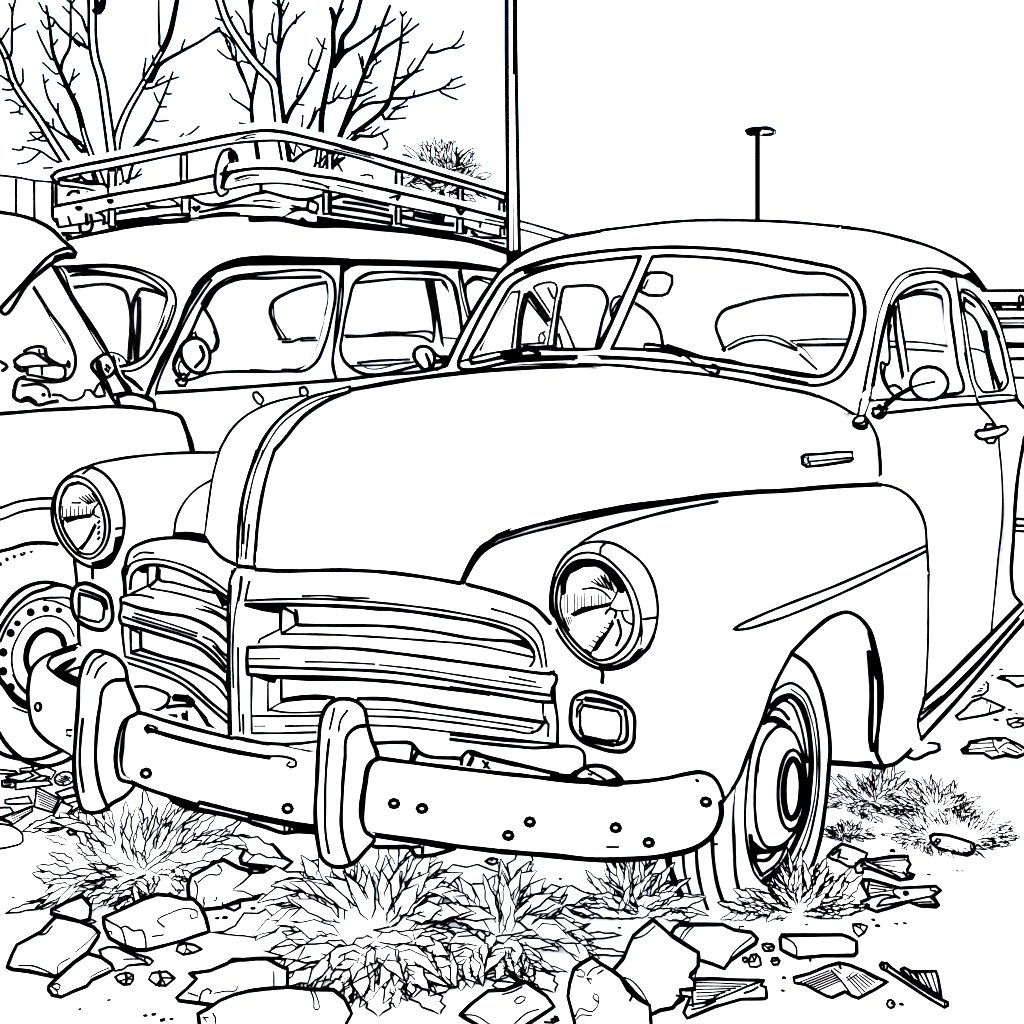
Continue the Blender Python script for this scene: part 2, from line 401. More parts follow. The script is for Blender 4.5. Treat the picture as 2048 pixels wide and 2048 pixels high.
# far door frame seen through the left pane
L_('E', [(100, 505), (65, 510), (30, 560), (-20, 640), (-90, 780), (-110, 830)], 6); L_('E', [(108, 500), (85, 650), (65, 815)], 6)
L_('E', [(145, 520), (120, 620), (100, 815)], 13); L_('E', [(110, 798), (235, 788)], 5); L_('E', [(60, 830), (150, 815), (310, 803)], 5)
L_('E', [(160, 510), (265, 660)], 14); L_('E', [(155, 555), (265, 695)], 5); L_('E', [(185, 485), (275, 620)], 5); L_('E', [(185, 480), (215, 465), (310, 468), (315, 490), (300, 545), (265, 485)], 6)
L_('E', [(312, 490), (290, 640), (262, 800)], 5); L_('E', [(330, 560), (315, 660), (300, 805)], 10)
L_('E', [(300, 810), (315, 660), (335, 540), (355, 480), (400, 475), (575, 505), (588, 530), (560, 680), (530, 815)], 8)
L_('E', [(335, 645), (375, 730), (410, 815)], 6); L_('E', [(325, 740), (345, 815)], 6)
L_('E', [(250, 725), (220, 740), (222, 790), (245, 790)], 5); L_('E', [(235, 735), (250, 760), (240, 785)], 5)
L_('E', [(665, 530), (630, 540), (610, 590), (612, 640)], 6); L_('E', [(660, 548), (625, 600), (615, 650)], 5)
lin.fill('E', [(520, 820), (560, 750), (600, 680), (560, 780), (548, 822)]); lin.fill('E', [(410, 812), (520, 812), (550, 832), (300, 832), (310, 820)])
# seat back and steering wheel
L_('E', [(740, 565), (820, 620), (880, 710), (900, 810)], 8)
L_('E', [(1240, 830), (1215, 770), (1192, 690), (1215, 630), (1350, 570), (1550, 530), (1740, 522), (1932, 522)], 8)
L_('E', [(1240, 815), (1330, 765), (1430, 747), (1520, 755), (1640, 820)], 5); L_('E', [(1260, 825), (1350, 785), (1480, 775), (1560, 800), (1640, 830)], 6)
L_('E', [(1600, 778), (1750, 768), (1915, 768)], 5); L_('E', [(1610, 785), (1680, 825), (1725, 880)], 3); L_('E', [(1640, 800), (1740, 800), (1910, 797)], 8); L_('E', [(1655, 850), (1750, 935)], 6); L_('E', [(1240, 835), (1225, 822)], 6)
lin.mb.build('seat_and_lining', car)
mr = Patch(cabloop([(800, 420), (830, 402), (910, 402), (950, 420), (950, 460), (925, 515), (890, 528), (820, 525), (775, 505), (780, 465)], .06, 8, 'E', True), thick=.02, lines=[('E', [(818, 440), (795, 488)], 5)])
mr.mb.build('rear_view_mirror', car)
wp = MB()
cabstroke(wp, 'E', [(800, 800), (900, 812), (1000, 845), (1080, 905), (1165, 955)], 5, -.03); cabstroke(wp, 'E', [(920, 802), (1020, 835), (1120, 870), (1190, 880)], 9, -.03)
cabstroke(wp, 'E', [(1195, 882), (1270, 888), (1340, 908)], 9, -.03); cabstroke(wp, 'E', [(800, 825), (795, 805), (910, 805)], 6, -.03); cabstroke(wp, 'E', [(810, 828), (920, 832), (1000, 860)], 9, -.03)
cabstroke(wp, 'E', [(1170, 910), (1210, 930), (1190, 965), (1160, 950)], 8, -.03); wp.build('windscreen_wiper', car)
wp = MB()
cabstroke(wp, 'C', [(1160, 1445), (1300, 1405), (1450, 1380), (1690, 1358)], 6, -.03); cabstroke(wp, 'C', [(1220, 1460), (1330, 1430), (1480, 1390), (1700, 1372)], 6, -.03); cabstroke(wp, 'C', [(1415, 1415), (1475, 1410), (1500, 1395)], 8, -.03); wp.build('windscreen_wiper', car)
# drip foot at the end of the windscreen pillar
df = Patch(loop('G', [(865, 425), (830, 465), (835, 490), (860, 505), (920, 500), (922, 480), (905, 450), (910, 430)], ('v', .87), 6), thick=.02, lines=[('G', [(845, 470), (890, 470), (910, 455)], 5), ('G', [(850, 480), (880, 492), (920, 485)], 7)])
df.mb.build('pillar_foot', car)
# door with its window
SD = ('v', .85)
door = part('door', car, [
    Seg('G', [(905, 420), (940, 320), (950, 270)], SD, 4),
    Seg('F', [(945, 1890), (1010, 1600), (1060, 1330), (1110, 1215), (1165, 1150), (1260, 1118), (1410, 1120), (1470, 1145)], {0: SD, 5: ('v', .72), -1: ('v', .72)}, 4),
    Seg('F', [(1470, 1145), (1510, 1380), (1560, 1690), (1620, 1900)], {0: ('v', .72), -1: SD}, 4),
    Seg('G', [(1625, 310), (1640, 350), (1700, 420), (1755, 500), (1772, 640), (1787, 800), (1790, 1100), (1765, 1330), (1740, 1600), (1716, 1850)], ('v', .86), 6),
    Seg('K', [(1735, 355), (1490, 600), (1340, 740)], ('v', .86), 12),
    Seg('K', [(1340, 740), (1355, 500), (1362, 0)], ('v', .865), 6),
    Seg('G', [(1316, 1450), (1305, 1260), (1290, 1110), (1240, 1000), (1170, 925), (1080, 880), (1010, 866)], ('v', .865), 7),
    Seg('G', [(1010, 866), (1005, 700), (985, 560), (925, 450), (905, 425)], ('v', .855), 7)],
    thick=.03, hole_w=7,
    holes=[zz('F', [(1115, 1275), (1185, 1215), (1270, 1185), (1400, 1182), (1432, 1215), (1465, 1420), (1505, 1700), (1532, 1880), (1450, 1895)]) + zz('G', [(1350, 300), (1090, 292), (1050, 245), (1020, 190), (1022, 80)]) + zz('F', [(1035, 1700), (1060, 1450)])],
    lines=[('F', [(958, 1840), (1000, 1600), (1040, 1420), (1065, 1320)], 9), ('G', [(945, 325), (1080, 318), (1240, 322), (1440, 305), (1620, 295)], 6), ('G', [(1050, 405), (1300, 378), (1520, 355), (1635, 350)], 8)])
dobj = door.obj
def doorloop(view, P2, off=0.0, w=7, sharp=False):
    P2 = zz(view, P2); q = smooth(P2, 7, True) if not sharp else resample_lin([np.array(p, float) for p in P2 + P2[:1]], 8)[:-1]
    q = [(p[0], p[1], door.at(p[0], p[1]) + off) for p in q]; return _RawSeg(q, w, True)
wn = Patch(doorloop('F', [(1100, 1275), (1185, 1205), (1270, 1178), (1400, 1176), (1440, 1215), (1470, 1420), (1515, 1700), (1540, 1890), (1300, 1910), (1090, 1895), (1015, 1790), (1025, 1650), (1060, 1400)], .015, 0), thick=.005, mi=2)
subobj(wn.mb, 'window_pane', dobj, car)
ql = Patch(doorloop('F', [(1090, 1190), (1270, 1140), (1460, 1160), (1560, 1850), (1400, 1960), (1060, 1960), (980, 1800)], .25, 0), thick=.01)
Lq = ql.line
Lq('F', [(1135, 1275), (1230, 1248), (1420, 1290), (1440, 1400), (1462, 1620)], 10); ql.fill('F', [(1110, 1275), (1240, 1215), (1410, 1210), (1435, 1260), (1420, 1230), (1330, 1220), (1230, 1240), (1140, 1275)])
Lq('F', [(1410, 1290), (1450, 1580)], 8)
Lq('F', [(1118, 1285), (1135, 1400), (1165, 1590), (1200, 1830)], 7); Lq('F', [(1098, 1330), (1100, 1440), (1125, 1640), (1160, 1840)], 10)
Lq('F', [(1075, 1450), (1050, 1570), (1030, 1680)], 6); Lq('F', [(1045, 1552), (1110, 1555)], 5); Lq('F', [(1050, 1590), (1110, 1590)], 7); Lq('F', [(1065, 1600), (1040, 1700), (1030, 1780), (1060, 1860)], 7)
Lq('F', [(1165, 1555), (1280, 1562), (1445, 1585)], 5); Lq('F', [(1180, 1605), (1300, 1612), (1410, 1620)], 6); Lq('F', [(1060, 1850), (1100, 1835), (1140, 1860)], 7)
subobj(ql.mb, 'door_lining', dobj, car)
hd = Patch(loop('G', [(1622, 530), (1690, 515), (1760, 500), (1815, 492), (1828, 512), (1790, 545), (1720, 565), (1640, 568), (1620, 545)], ('v', .90), 7), thick=.03, bulge=.02)
Patch(loop('G', [(1675, 515), (1690, 478), (1725, 478), (1755, 500), (1745, 585), (1735, 600), (1700, 600), (1680, 575)], ('v', .885), 6), mb=hd.mb, thick=.02)
subobj(hd.mb, 'handle', dobj, car)
# wing mirror on the door
mb = MB()
mq = Patch(loop('G', ell(1320, 215, 120, 108, 0), ('v', .98), 8), mb=mb, thick=.03, bulge=.03)
mq.line('G', [(1210, 240), (1270, 222), (1355, 205)], 6)
stroke(mb, 'G', [(1210, 245), (1120, 295), (1020, 380)], {0: ('v', .98), -1: ('v', .87)}, 9)
stroke(mb, 'G', [(1195, 240), (1100, 290), (1030, 345)], {0: ('v', .98), -1: ('v', .87)}, 4)
Patch(loop('G', [(960, 380), (1000, 372), (1050, 380), (1040, 410), (1000, 438), (965, 425)], ('v', .87), 8), mb=mb, thick=.02, lines=[('G', [(1000, 360), (1020, 400), (990, 425)], 10)])
mb.build('wing_mirror', car)
# rear quarter and roof side behind the door
quarter = part('rear_quarter', car, [
    Seg('F', [(1470, 1145), (1540, 1150), (1640, 1215), (1700, 1290)], {0: ('v', .725), -1: ('v', .76)}, 0),
    Seg('F', [(1700, 1290), (1760, 1400), (1800, 1520), (1840, 1680), (1870, 1830), (1890, 1932)], {0: ('v', .76), -1: ('v', .85)}, 6),
    Seg('G', [(1880, 290), (1890, 320), (1932, 372), (2400, 480)], ('v', .86), 7),
    Seg('G', [(2400, 490), (2400, 1300)], ('v', .87), 0),
    Seg('G', [(2400, 1290), (1716, 1850)], ('v', .87), 0),
    Seg('G', [(1716, 1850), (1740, 1600), (1765, 1330), (1790, 1100), (1787, 800), (1772, 640), (1755, 500), (1640, 350), (1625, 310)], ('v', .855), 0),
    Seg('F', [(1620, 1900), (1560, 1690), (1510, 1380), (1470, 1145)], {0: SD, -1: ('v', .73)}, 0)], thick=.03, hole_w=6,
    holes=[zz('F', [(1535, 1235), (1610, 1275), (1700, 1400), (1775, 1560), (1810, 1720), (1825, 1830), (1790, 1870), (1740, 1878), (1660, 1876), (1630, 1835), (1600, 1700), (1560, 1450)])],
    lines=[('F', [(1495, 1150), (1530, 1400), (1560, 1620), (1590, 1800), (1620, 1890)], 5), ('F', [(1530, 1222), (1560, 1222), (1650, 1290), (1720, 1400), (1775, 1530)], 5),
           ('G', [(1640, 302), (1760, 292), (1880, 290)], 6), ('G', [(1640, 345), (1760, 335), (1880, 322)], 8)])
qd = Patch(_RawSeg([(p[0], p[1], quarter.at(p[0], p[1]) + .12) for p in resample_lin([np.array(q, float) for q in zz('F', [(1515, 1215), (1640, 1260), (1740, 1420), (1840, 1700), (1845, 1880), (1640, 1890), (1515, 1215)])], 8)], 0), thick=.01)
for p, w in (([(1550, 1270), (1550, 1350), (1600, 1390), (1650, 1480), (1680, 1600), (1740, 1860)], 7), ([(1678, 1490), (1700, 1640), (1770, 1850)], 12), ([(1590, 1600), (1640, 1608), (1680, 1625)], 5), ([(1560, 1290), (1640, 1350), (1720, 1500), (1790, 1700), (1800, 1800), (1770, 1860)], 7)): qd.line('F', p, w)
qd.mb.build('quarter_lining', car)
qp = Patch(_RawSeg([(p[0], p[1], quarter.at(p[0], p[1]) + .03) for p in smooth(zz('F', [(1535, 1235), (1610, 1275), (1700, 1400), (1775, 1560), (1810, 1720), (1825, 1830), (1740, 1878), (1660, 1876), (1630, 1835), (1600, 1700), (1560, 1450)]), 8, True)], 0), thick=.005, mi=2)
qp.mb.build('quarter_pane', car)
part('rear_fender', car, [
    Seg('G', [(1936, 560), (1890, 830), (1875, 1000), (1865, 1200), (1855, 1500), (1870, 1575), (1905, 1620), (1936, 1650)], ('v', .93), 8),
    Seg('G', [(1936, 1650), (2400, 1400), (2400, 700), (1936, 560)], ('v', .99), 0, True)], thick=.04,
    lines=[('G', [(1890, 1088), (1950, 1090), (2000, 1090)], 7), ('G', [(1870, 1132), (1950, 1132), (2000, 1132)], 7), ('G', [(1885, 1090), (1878, 1110), (1890, 1130)], 4), ('G', [(1872, 1165), (1920, 1168), (2000, 1170)], 7)])
# running board
part('running_board', car, [
    Seg('K', [(1340, 740), (1490, 600), (1735, 355), (1960, 130)], ('v', .93), 10, True),
    Seg('K', [(1980, 225), (1860, 362), (1660, 598), (1540, 738), (1320, 980)], ('v', 1.02), 9),
    Seg('K', [(1320, 975), (1300, 900), (1340, 740)], {0: ('v', 1.02), -1: ('v', .93)}, 6)], thick=.05,
    lines=[('K', [(1322, 828), (1400, 765), (1660, 512), (1940, 200)], 5), ('K', [(1335, 800), (1440, 720)], 3), ('K', [(1310, 870), (1350, 835), (1560, 640), (1900, 260)], 7)])
part('board_bracket', car, [Seg('K', [(1230, 1080), (1300, 1010), (1400, 1005), (1425, 1010), (1428, 1040), (1370, 1060), (1275, 1098), (1230, 1080)], ('z', .05), 7)], thick=.03)
# near front fender
NB = ('b', 1.02, .3)
fend = part('front_fender', car, [
    Seg('I', [(1440, 322), (1600, 360), (1740, 405), (1840, 450), (1932, 545)], ('b', 1.10, .3), 0),
    Seg('J', [(645, 795), (620, 900), (650, 1100), (685, 1130), (665, 1300), (680, 1450), (690, 1575)], ('b', 1.08, .3), 0),
    Seg('J', [(690, 1640), (870, 1640), (870, 1725), (1000, 1800)], ('b', 1.06, .3), 6, True),
    Seg('J', [(1000, 1800), (1500, 1850), (1740, 1900)], {0: ('b', 1.05, .3), -1: ('v', .92)}, 0),
    Seg('K', [(130, 1360), (225, 1225), (290, 1060), (375, 860), (445, 660), (550, 460)], ('v', .90), 8),
    Seg('K', [(550, 460), (690, 320), (790, 245), (880, 222), (940, 245), (1000, 310), (1050, 450), (1080, 600), (1085, 720), (1065, 900), (1055, 1070), (1090, 1140)], ('v', .90), 9),
    Seg('K', [(1090, 1140), (1150, 1130), (1220, 1080), (1300, 980), (1310, 890), (1335, 740)], ('v', .90), 9),
    Seg('K', [(1340, 740), (1355, 500), (1362, 0)], ('v', .90), 6),
    Seg('G', [(1316, 1450), (1305, 1260), (1290, 1110), (1240, 1000), (1170, 925), (1080, 880), (1010, 866)], ('v', .89), 7),
    Seg('Q', [(1761, 971), (1706, 973), (1588, 982), (1448, 992), (1350, 1006), (1254, 1021), (1127, 1049), (1040, 1071), (998, 1085), (968, 1103), (948, 1128), (936, 1150), (926, 1168)], {0: ('v', .86), -1: ('b', 1.15, .3)}, 6)],
    thick=.03, bulge=.03,
    lines=[('E', [(1200, 1665), (900, 1725), (700, 1780), (530, 1840), (440, 1900)], 8),
           ('G', [(1305, 1258), (1000, 1395), (700, 1525), (400, 1640), (220, 1715), (80, 1785), (60, 1800), (110, 1800), (300, 1750), (600, 1635), (900, 1500), (1130, 1385), (1305, 1295)], 7),
           ('J', [(965, 1080), (980, 1100), (980, 1180)], 9)])
# wheel arch liner: dark gap between fender lip and inner wall
part('wheel_well', car, [Seg('K', [(430, 690), (550, 440), (690, 300), (880, 200), (1000, 290), (1090, 500), (1100, 900), (1080, 1150), (1070, 1140), (900, 1125), (770, 1110), (430, 690)], ('v', .70), 8)], thick=.02,
     fills=[('K', [(990, 300), (1060, 470), (1085, 700), (1060, 1060), (1050, 1060), (1068, 800), (1055, 600), (1020, 400)])],
     lines=[('K', [(1010, 455), (1025, 700), (1018, 900), (1022, 1050)], 10), ('K', [(1035, 470), (1062, 700), (1060, 1060)], 5), ('K', [(780, 1120), (900, 1128), (1080, 1150)], 9)])
mb = MB()
for p_, w_ in (([(1008, 455), (1018, 560), (1024, 750), (1018, 900), (1018, 1000), (1026, 1048)], 11), ([(1000, 310), (1025, 400), (1050, 500), (1062, 640), (1066, 800), (1060, 950), (1056, 1060)], 7), ([(1008, 345), (1035, 460), (1056, 620)], 9), ([(780, 1120), (900, 1128), (1070, 1145)], 11)): stroke(mb, 'K', p_, ('v', .93), w_)
mb.build('arch_lip', car)
# near wheel
wheel = bpy.data.objects.new('wheel', None); C.objects.link(wheel); wheel.parent = car
def wsub(name, segs, **kw):
    p = Patch(segs, **kw); o = p.mb.build(name, car, M['rubber'] if name == 'tyre' else None); o.parent = wheel; return p
VW = .84
ty = wsub('tyre', [
    Seg('K', [(545, 465), (640, 530), (710, 660), (755, 850), (775, 1000), (765, 1200), (745, 1400), (715, 1580), (670, 1730), (610, 1850), (560, 1932)], ('v', VW), 9),
    Seg('K', [(560, 1932), (400, 2020), (160, 2030), (-90, 1990)], {0: ('v', VW), -1: ('v', .66)}, 0),
    Seg('K', [(-90, 1990), (-160, 1800), (-205, 1640), (70, 1500), (130, 1360)], {0: ('v', .66), -1: ('v', .70)}, 0),
    Seg('K', [(130, 1360), (225, 1225), (290, 1060), (375, 860), (445, 660), (545, 465)], {0: ('v', .66), 2: ('v', .74), -1: ('v', VW)}, 0)], thick=.03,
    lines=[('K', [(225, 1235), (205, 1400), (205, 1640), (215, 1800), (250, 1932), (275, 1990)], 8),
           ('K', [(72, 1560), (80, 1700), (105, 1850), (160, 2010)], 9), ('K', [(-22, 1615), (-18, 1720), (15, 1900), (55, 2020)], 8), ('K', [(-102, 1650), (-95, 1750), (-52, 1925)], 7), ('K', [(-192, 1665), (-185, 1720), (-150, 1830), (-100, 1940)], 15),
           ('K', [(75, 1605), (105, 1605)], 5)])
whl_c = (520, 1262)
wsub('rim', [loop('K', [(545, 645), (620, 690), (675, 800), (705, 960), (712, 1120), (705, 1300), (680, 1450), (630, 1630), (560, 1750), (480, 1820), (400, 1850), (340, 1800), (295, 1680), (270, 1500), (275, 1300), (310, 1050), (370, 860), (450, 690)], ('v', VW + .015), 6)], thick=.03,
    lines=[('K', [(545, 682), (610, 730), (660, 850), (690, 1000), (697, 1150), (690, 1280), (660, 1450), (610, 1600), (540, 1740), (470, 1820), (400, 1855)], 4),
           ('K', [(425, 790), (480, 735), (545, 722), (590, 760), (630, 850), (655, 980), (662, 1120), (655, 1260), (640, 1390), (600, 1520), (540, 1650), (470, 1760), (380, 1825)], 13),
           ('K', [(455, 775), (500, 748), (545, 770), (590, 860), (620, 980), (640, 1120)], 6), ('K', [(400, 850), (440, 800), (480, 805), (530, 860)], 8),
           ('K', [(380, 885), (430, 850), (490, 870), (540, 930)], 9), ('K', [(300, 1550), (330, 1720), (370, 1790)], 10), ('K', [(310, 1590), (380, 1645), (470, 1640)], 8), ('K', [(330, 1700), (400, 1700), (450, 1650)], 8), ('K', [(370, 1790), (460, 1720), (525, 1590)], 6)],
    fills=[('K', [(300, 1545), (330, 1600), (390, 1640), (470, 1640), (545, 1530), (500, 1640), (440, 1660), (345, 1670), (335, 1730), (380, 1790), (360, 1800), (320, 1700)]),
           ('K', [(430, 800), (480, 740), (545, 735), (500, 755), (460, 785)]), ('K', [(400, 850), (470, 850), (510, 880), (545, 900), (560, 940), (500, 905), (440, 880), (385, 885)])])
wsub('hubcap', [loop('K', [(480, 900), (545, 925), (600, 1030), (630, 1180), (630, 1320), (600, 1450), (545, 1560), (470, 1620), (400, 1622), (350, 1540), (328, 1400), (330, 1250), (350, 1090), (400, 970)], ('v', VW + .03), 7)], thick=.03, bulge=.02,
    lines=[('K', [(465, 895), (405, 950), (365, 1040), (345, 1180)], 5), ('K', ell(548, 1282, 82, 240, 2), 8, True), ('K', ell(550, 1276, 52, 178, 2), 14, True), ('K', [(600, 1440), (560, 1520), (530, 1530)], 6), ('K', [(615, 1330), (590, 1400), (540, 1450)], 5)])
# headlights
def headlight(view, cx, cy, s, v=None, sx=1.0, flip=1, d=None, pts=None, rim=None):
    h = bpy.data.objects.new('headlight', None); C.objects.link(h); h.parent = car; return h
# near one
h = headlight('J', 0, 0, 1)
o = Patch(loop('J', [(970, 268), (1050, 280), (1150, 335), (1240, 410), (1300, 510), (1330, 620), (1337, 740), (1315, 860), (1265, 960), (1190, 1035), (1060, 1090), (940, 1080), (840, 1025), (750, 935), (680, 820), (648, 700), (650, 580), (680, 460), (745, 355), (850, 285)], ('b', 1.05, .3), 7), thick=.03,
    lines=[('J', [(1000, 280), (970, 310), (968, 345)], 6), ('J', [(1245, 768), (1325, 757)], 7)],
    fills=[('J', [(935, 1090), (960, 1070), (1060, 1065), (1150, 1030), (1210, 960), (1250, 950), (1200, 1010), (1240, 965), (1275, 945), (1330, 870), (1290, 960), (1200, 1045), (1070, 1100), (985, 1100)]), ('J', [(1222, 940), (1232, 800), (1240, 780), (1245, 850), (1235, 930)])])
o2 = o.mb.build('headlight_bezel', car); o2.parent = h
r = Patch(loop('J', [(895, 338), (980, 360), (1080, 440), (1160, 540), (1210, 660), (1230, 770), (1215, 880), (1160, 980), (1070, 1045), (980, 1062), (890, 1025), (800, 950), (720, 840), (668, 710), (668, 560), (720, 440), (800, 360)], ('b', 1.10, .3), 6), thick=.05, bulge=.01)
o2 = r.mb.build('headlight_rim', car); o2.parent = h
l = Patch(loop('J', [(895, 385), (960, 395), (1050, 455), (1120, 550), (1165, 660), (1182, 760), (1165, 870), (1110, 960), (1030, 1020), (950, 1030), (880, 985), (800, 910), (735, 820), (690, 710), (690, 580), (730, 470), (800, 400)], ('b', 1.125, .3), 7), thick=.02, bulge=.01,
    fills=[('J', [(760, 470), (830, 425), (905, 405), (1000, 440), (1090, 540), (1040, 470), (960, 430), (860, 435), (770, 480), (740, 560), (735, 590), (715, 570), (735, 480)]),
           ('J', [(770, 735), (850, 690), (960, 675), (1040, 655), (1020, 690), (940, 705), (860, 730), (800, 755)]), ('J', [(1045, 760), (1060, 800), (1010, 880), (950, 970), (900, 985), (950, 900), (1010, 840)])],
    lines=[('J', [(728, 600), (738, 500), (790, 432), (885, 402), (970, 425), (1050, 500), (1110, 590)], 14), ('J', [(722, 580), (710, 680), (740, 790), (770, 840)], 5), ('J', [(850, 575), (930, 568), (1000, 600), (1035, 640)], 5), ('J', [(1090, 560), (1060, 630), (1030, 690), (1080, 712), (1150, 710)], 5), ('J', [(1080, 770), (1100, 860), (1070, 940)], 8), ('J', [(1105, 720), (1130, 780), (1170, 800)], 6), ('J', [(1000, 735), (1030, 700), (1070, 720), (1060, 760)], 7)] +
    [('J', [(735 + i * 22, 600 + (i % 3) * 8), (735 + i * 22, 735 - i * 5)], 2.5) for i in range(13)] +
    [('J', [(905 + i * 22, 520 - i * 10), (975 + i * 16, 560 + i * 6)], 4) for i in range(6)] + [('J', [(965 + i * 18, 480 + i * 22), (1040 + i * 8, 545 + i * 18)], 3) for i in range(4)] +
    [('J', [(870 + i * 24, 960 - i * 28), (915 + i * 22, 990 - i * 32)], 4) for i in range(7)] + [('J', [(735 + i * 12, 760 - i * 5), (760 + i * 8, 820 - i * 12)], 3) for i in range(4)])
o2 = l.mb.build('headlight_lens', car); o2.parent = h
# far one
h = headlight('H', 0, 0, 1); FB = ('d', 3.42)
o = Patch(loop('H', [(500, 95), (560, 120), (620, 180), (665, 270), (685, 370), (680, 470), (650, 560), (590, 640), (510, 648), (440, 620), (380, 565), (320, 480), (288, 380), (295, 270), (330, 190), (400, 130)], FB, 7), thick=.03,
    lines=[('H', [(500, 100), (465, 125), (445, 145)], 6), ('H', [(615, 438), (680, 430)], 6)], fills=[('H', [(500, 620), (570, 600), (620, 560), (635, 480), (680, 470), (650, 560), (590, 640), (510, 650)])])
o2 = o.mb.build('headlight_bezel', car); o2.parent = h
r = Patch(loop('H', [(420, 145), (470, 158), (530, 210), (575, 290), (605, 390), (600, 480), (560, 560), (500, 600), (440, 585), (380, 530), (330, 440), (305, 350), (310, 250), (345, 180)], ('d', 3.36), 6), thick=.05)
o2 = r.mb.build('headlight_rim', car); o2.parent = h
l = Patch(loop('H', [(425, 180), (480, 200), (540, 270), (570, 350), (580, 430), (560, 520), (500, 575), (450, 570), (395, 510), (345, 420), (328, 340), (340, 260), (375, 195)], ('d', 3.33), 6), thick=.02,
    fills=[('H', [(340, 370), (420, 360), (500, 350), (530, 340), (500, 375), (430, 385), (370, 405)]), ('H', [(425, 545), (470, 500), (520, 400), (535, 420), (500, 490), (455, 555)]), ('H', [(325, 330), (335, 250), (375, 185), (430, 168), (500, 205), (430, 192), (380, 205), (345, 265), (335, 345)])],
    lines=[('H', [(545, 290), (510, 350), (550, 375)], 5), ('H', [(350, 385), (350, 430)], 4), ('H', [(395, 292), (445, 292)], 5)] + [('H', [(345 + i * 22, 310 + (i % 2) * 15), (345 + i * 22, 372 - i * 3)], 3) for i in range(9)] +
    [('H', [(435 + i * 18, 262 - i * 6), (490 + i * 12, 300 - i * 4)], 4) for i in range(5)] + [('H', [(550, 390 + i * 30), (540, 405 + i * 30)], 6) for i in range(4)])
o2 = l.mb.build('headlight_lens', car); o2.parent = h
# far fender behind the headlight
ff = part('far_fender', car, [
    Seg('H', [(400, 135), (500, 85), (650, 50), (850, 25), (1060, 14), (1210, 14)], {0: ('d', 3.62), -1: ('d', 3.75)}, 7),
    Seg('H', [(1210, 14), (1180, 150), (1150, 320), (1132, 470)], ('d', 3.7), 0),
    Seg('H', [(1132, 490), (1250, 640), (1260, 1000), (1250, 1550)], {0: ('d', 3.4), -1: ('d', 3.3)}, 0),
    Seg('H', [(1250, 1560), (1170, 1545), (930, 1400), (700, 1300), (460, 1160)], {0: ('d', 3.3), -1: ('d', 3.45)}, 0),
    Seg('H', [(460, 1160), (440, 1080), (432, 900), (425, 740), (410, 600)], ('d', 3.5), 7), Seg('H', [(410, 600), (300, 400), (400, 135)], ('d', 3.55), 0)],
    thick=.03, lines=[('H', [(1168, 165), (1080, 220), (1010, 300), (970, 390), (960, 470)], 6), ('H', [(960, 472), (1020, 465), (1132, 478)], 13), ('H', [(510, 650), (512, 712)], 8)])
# parking lights
def parking(v1, outer, v2, inner, b, ln=(), fl=()):
    p = Patch(loop(v1, outer, b, 9), thick=.05, bulge=.015, lines=ln, fills=fl); o = p.mb.build('parking_light', car)
    b2 = ('b', b[1] + .03, b[2]) if b[0] == 'b' else ('d', b[1] - .03)
    q = Patch(loop(v2, inner, b2, 7, True), thick=.02); subobj(q.mb, 'lens', o, car)
parking('J', [(890, 1232), (1000, 1255), (1120, 1300), (1180, 1370), (1188, 1480), (1170, 1580), (1130, 1615), (1060, 1620), (950, 1595), (840, 1545), (785, 1470), (778, 1370), (800, 1275)], 'J',
    [(860, 1322), (960, 1340), (1080, 1362), (1102, 1400), (1100, 1500), (1080, 1550), (1000, 1552), (860, 1520), (838, 1460), (838, 1360)], ('b', 1.07, .3),
    ln=[('J', [(815, 1290), (860, 1285)], 5), ('J', [(1125, 1350), (1140, 1440), (1120, 1560), (1070, 1575)], 9), ('J', [(830, 1480), (845, 1510)], 5), ('J', [(815, 1400), (825, 1330), (855, 1300)], 6), ('J', [(870, 1280), (1000, 1300), (1110, 1340)], 11), ('J', [(850, 1535), (950, 1560), (1060, 1580)], 10)])
parking('H', [(430, 745), (470, 735), (540, 760), (600, 800), (618, 860), (615, 950), (580, 990), (520, 990), (460, 965), (432, 945)], 'H',
    [(436, 792), (500, 810), (560, 835), (575, 870), (570, 930), (545, 950), (490, 940), (436, 918)], ('d', 3.40), ln=[('H', [(440, 770), (520, 795), (580, 830), (590, 880)], 7)])
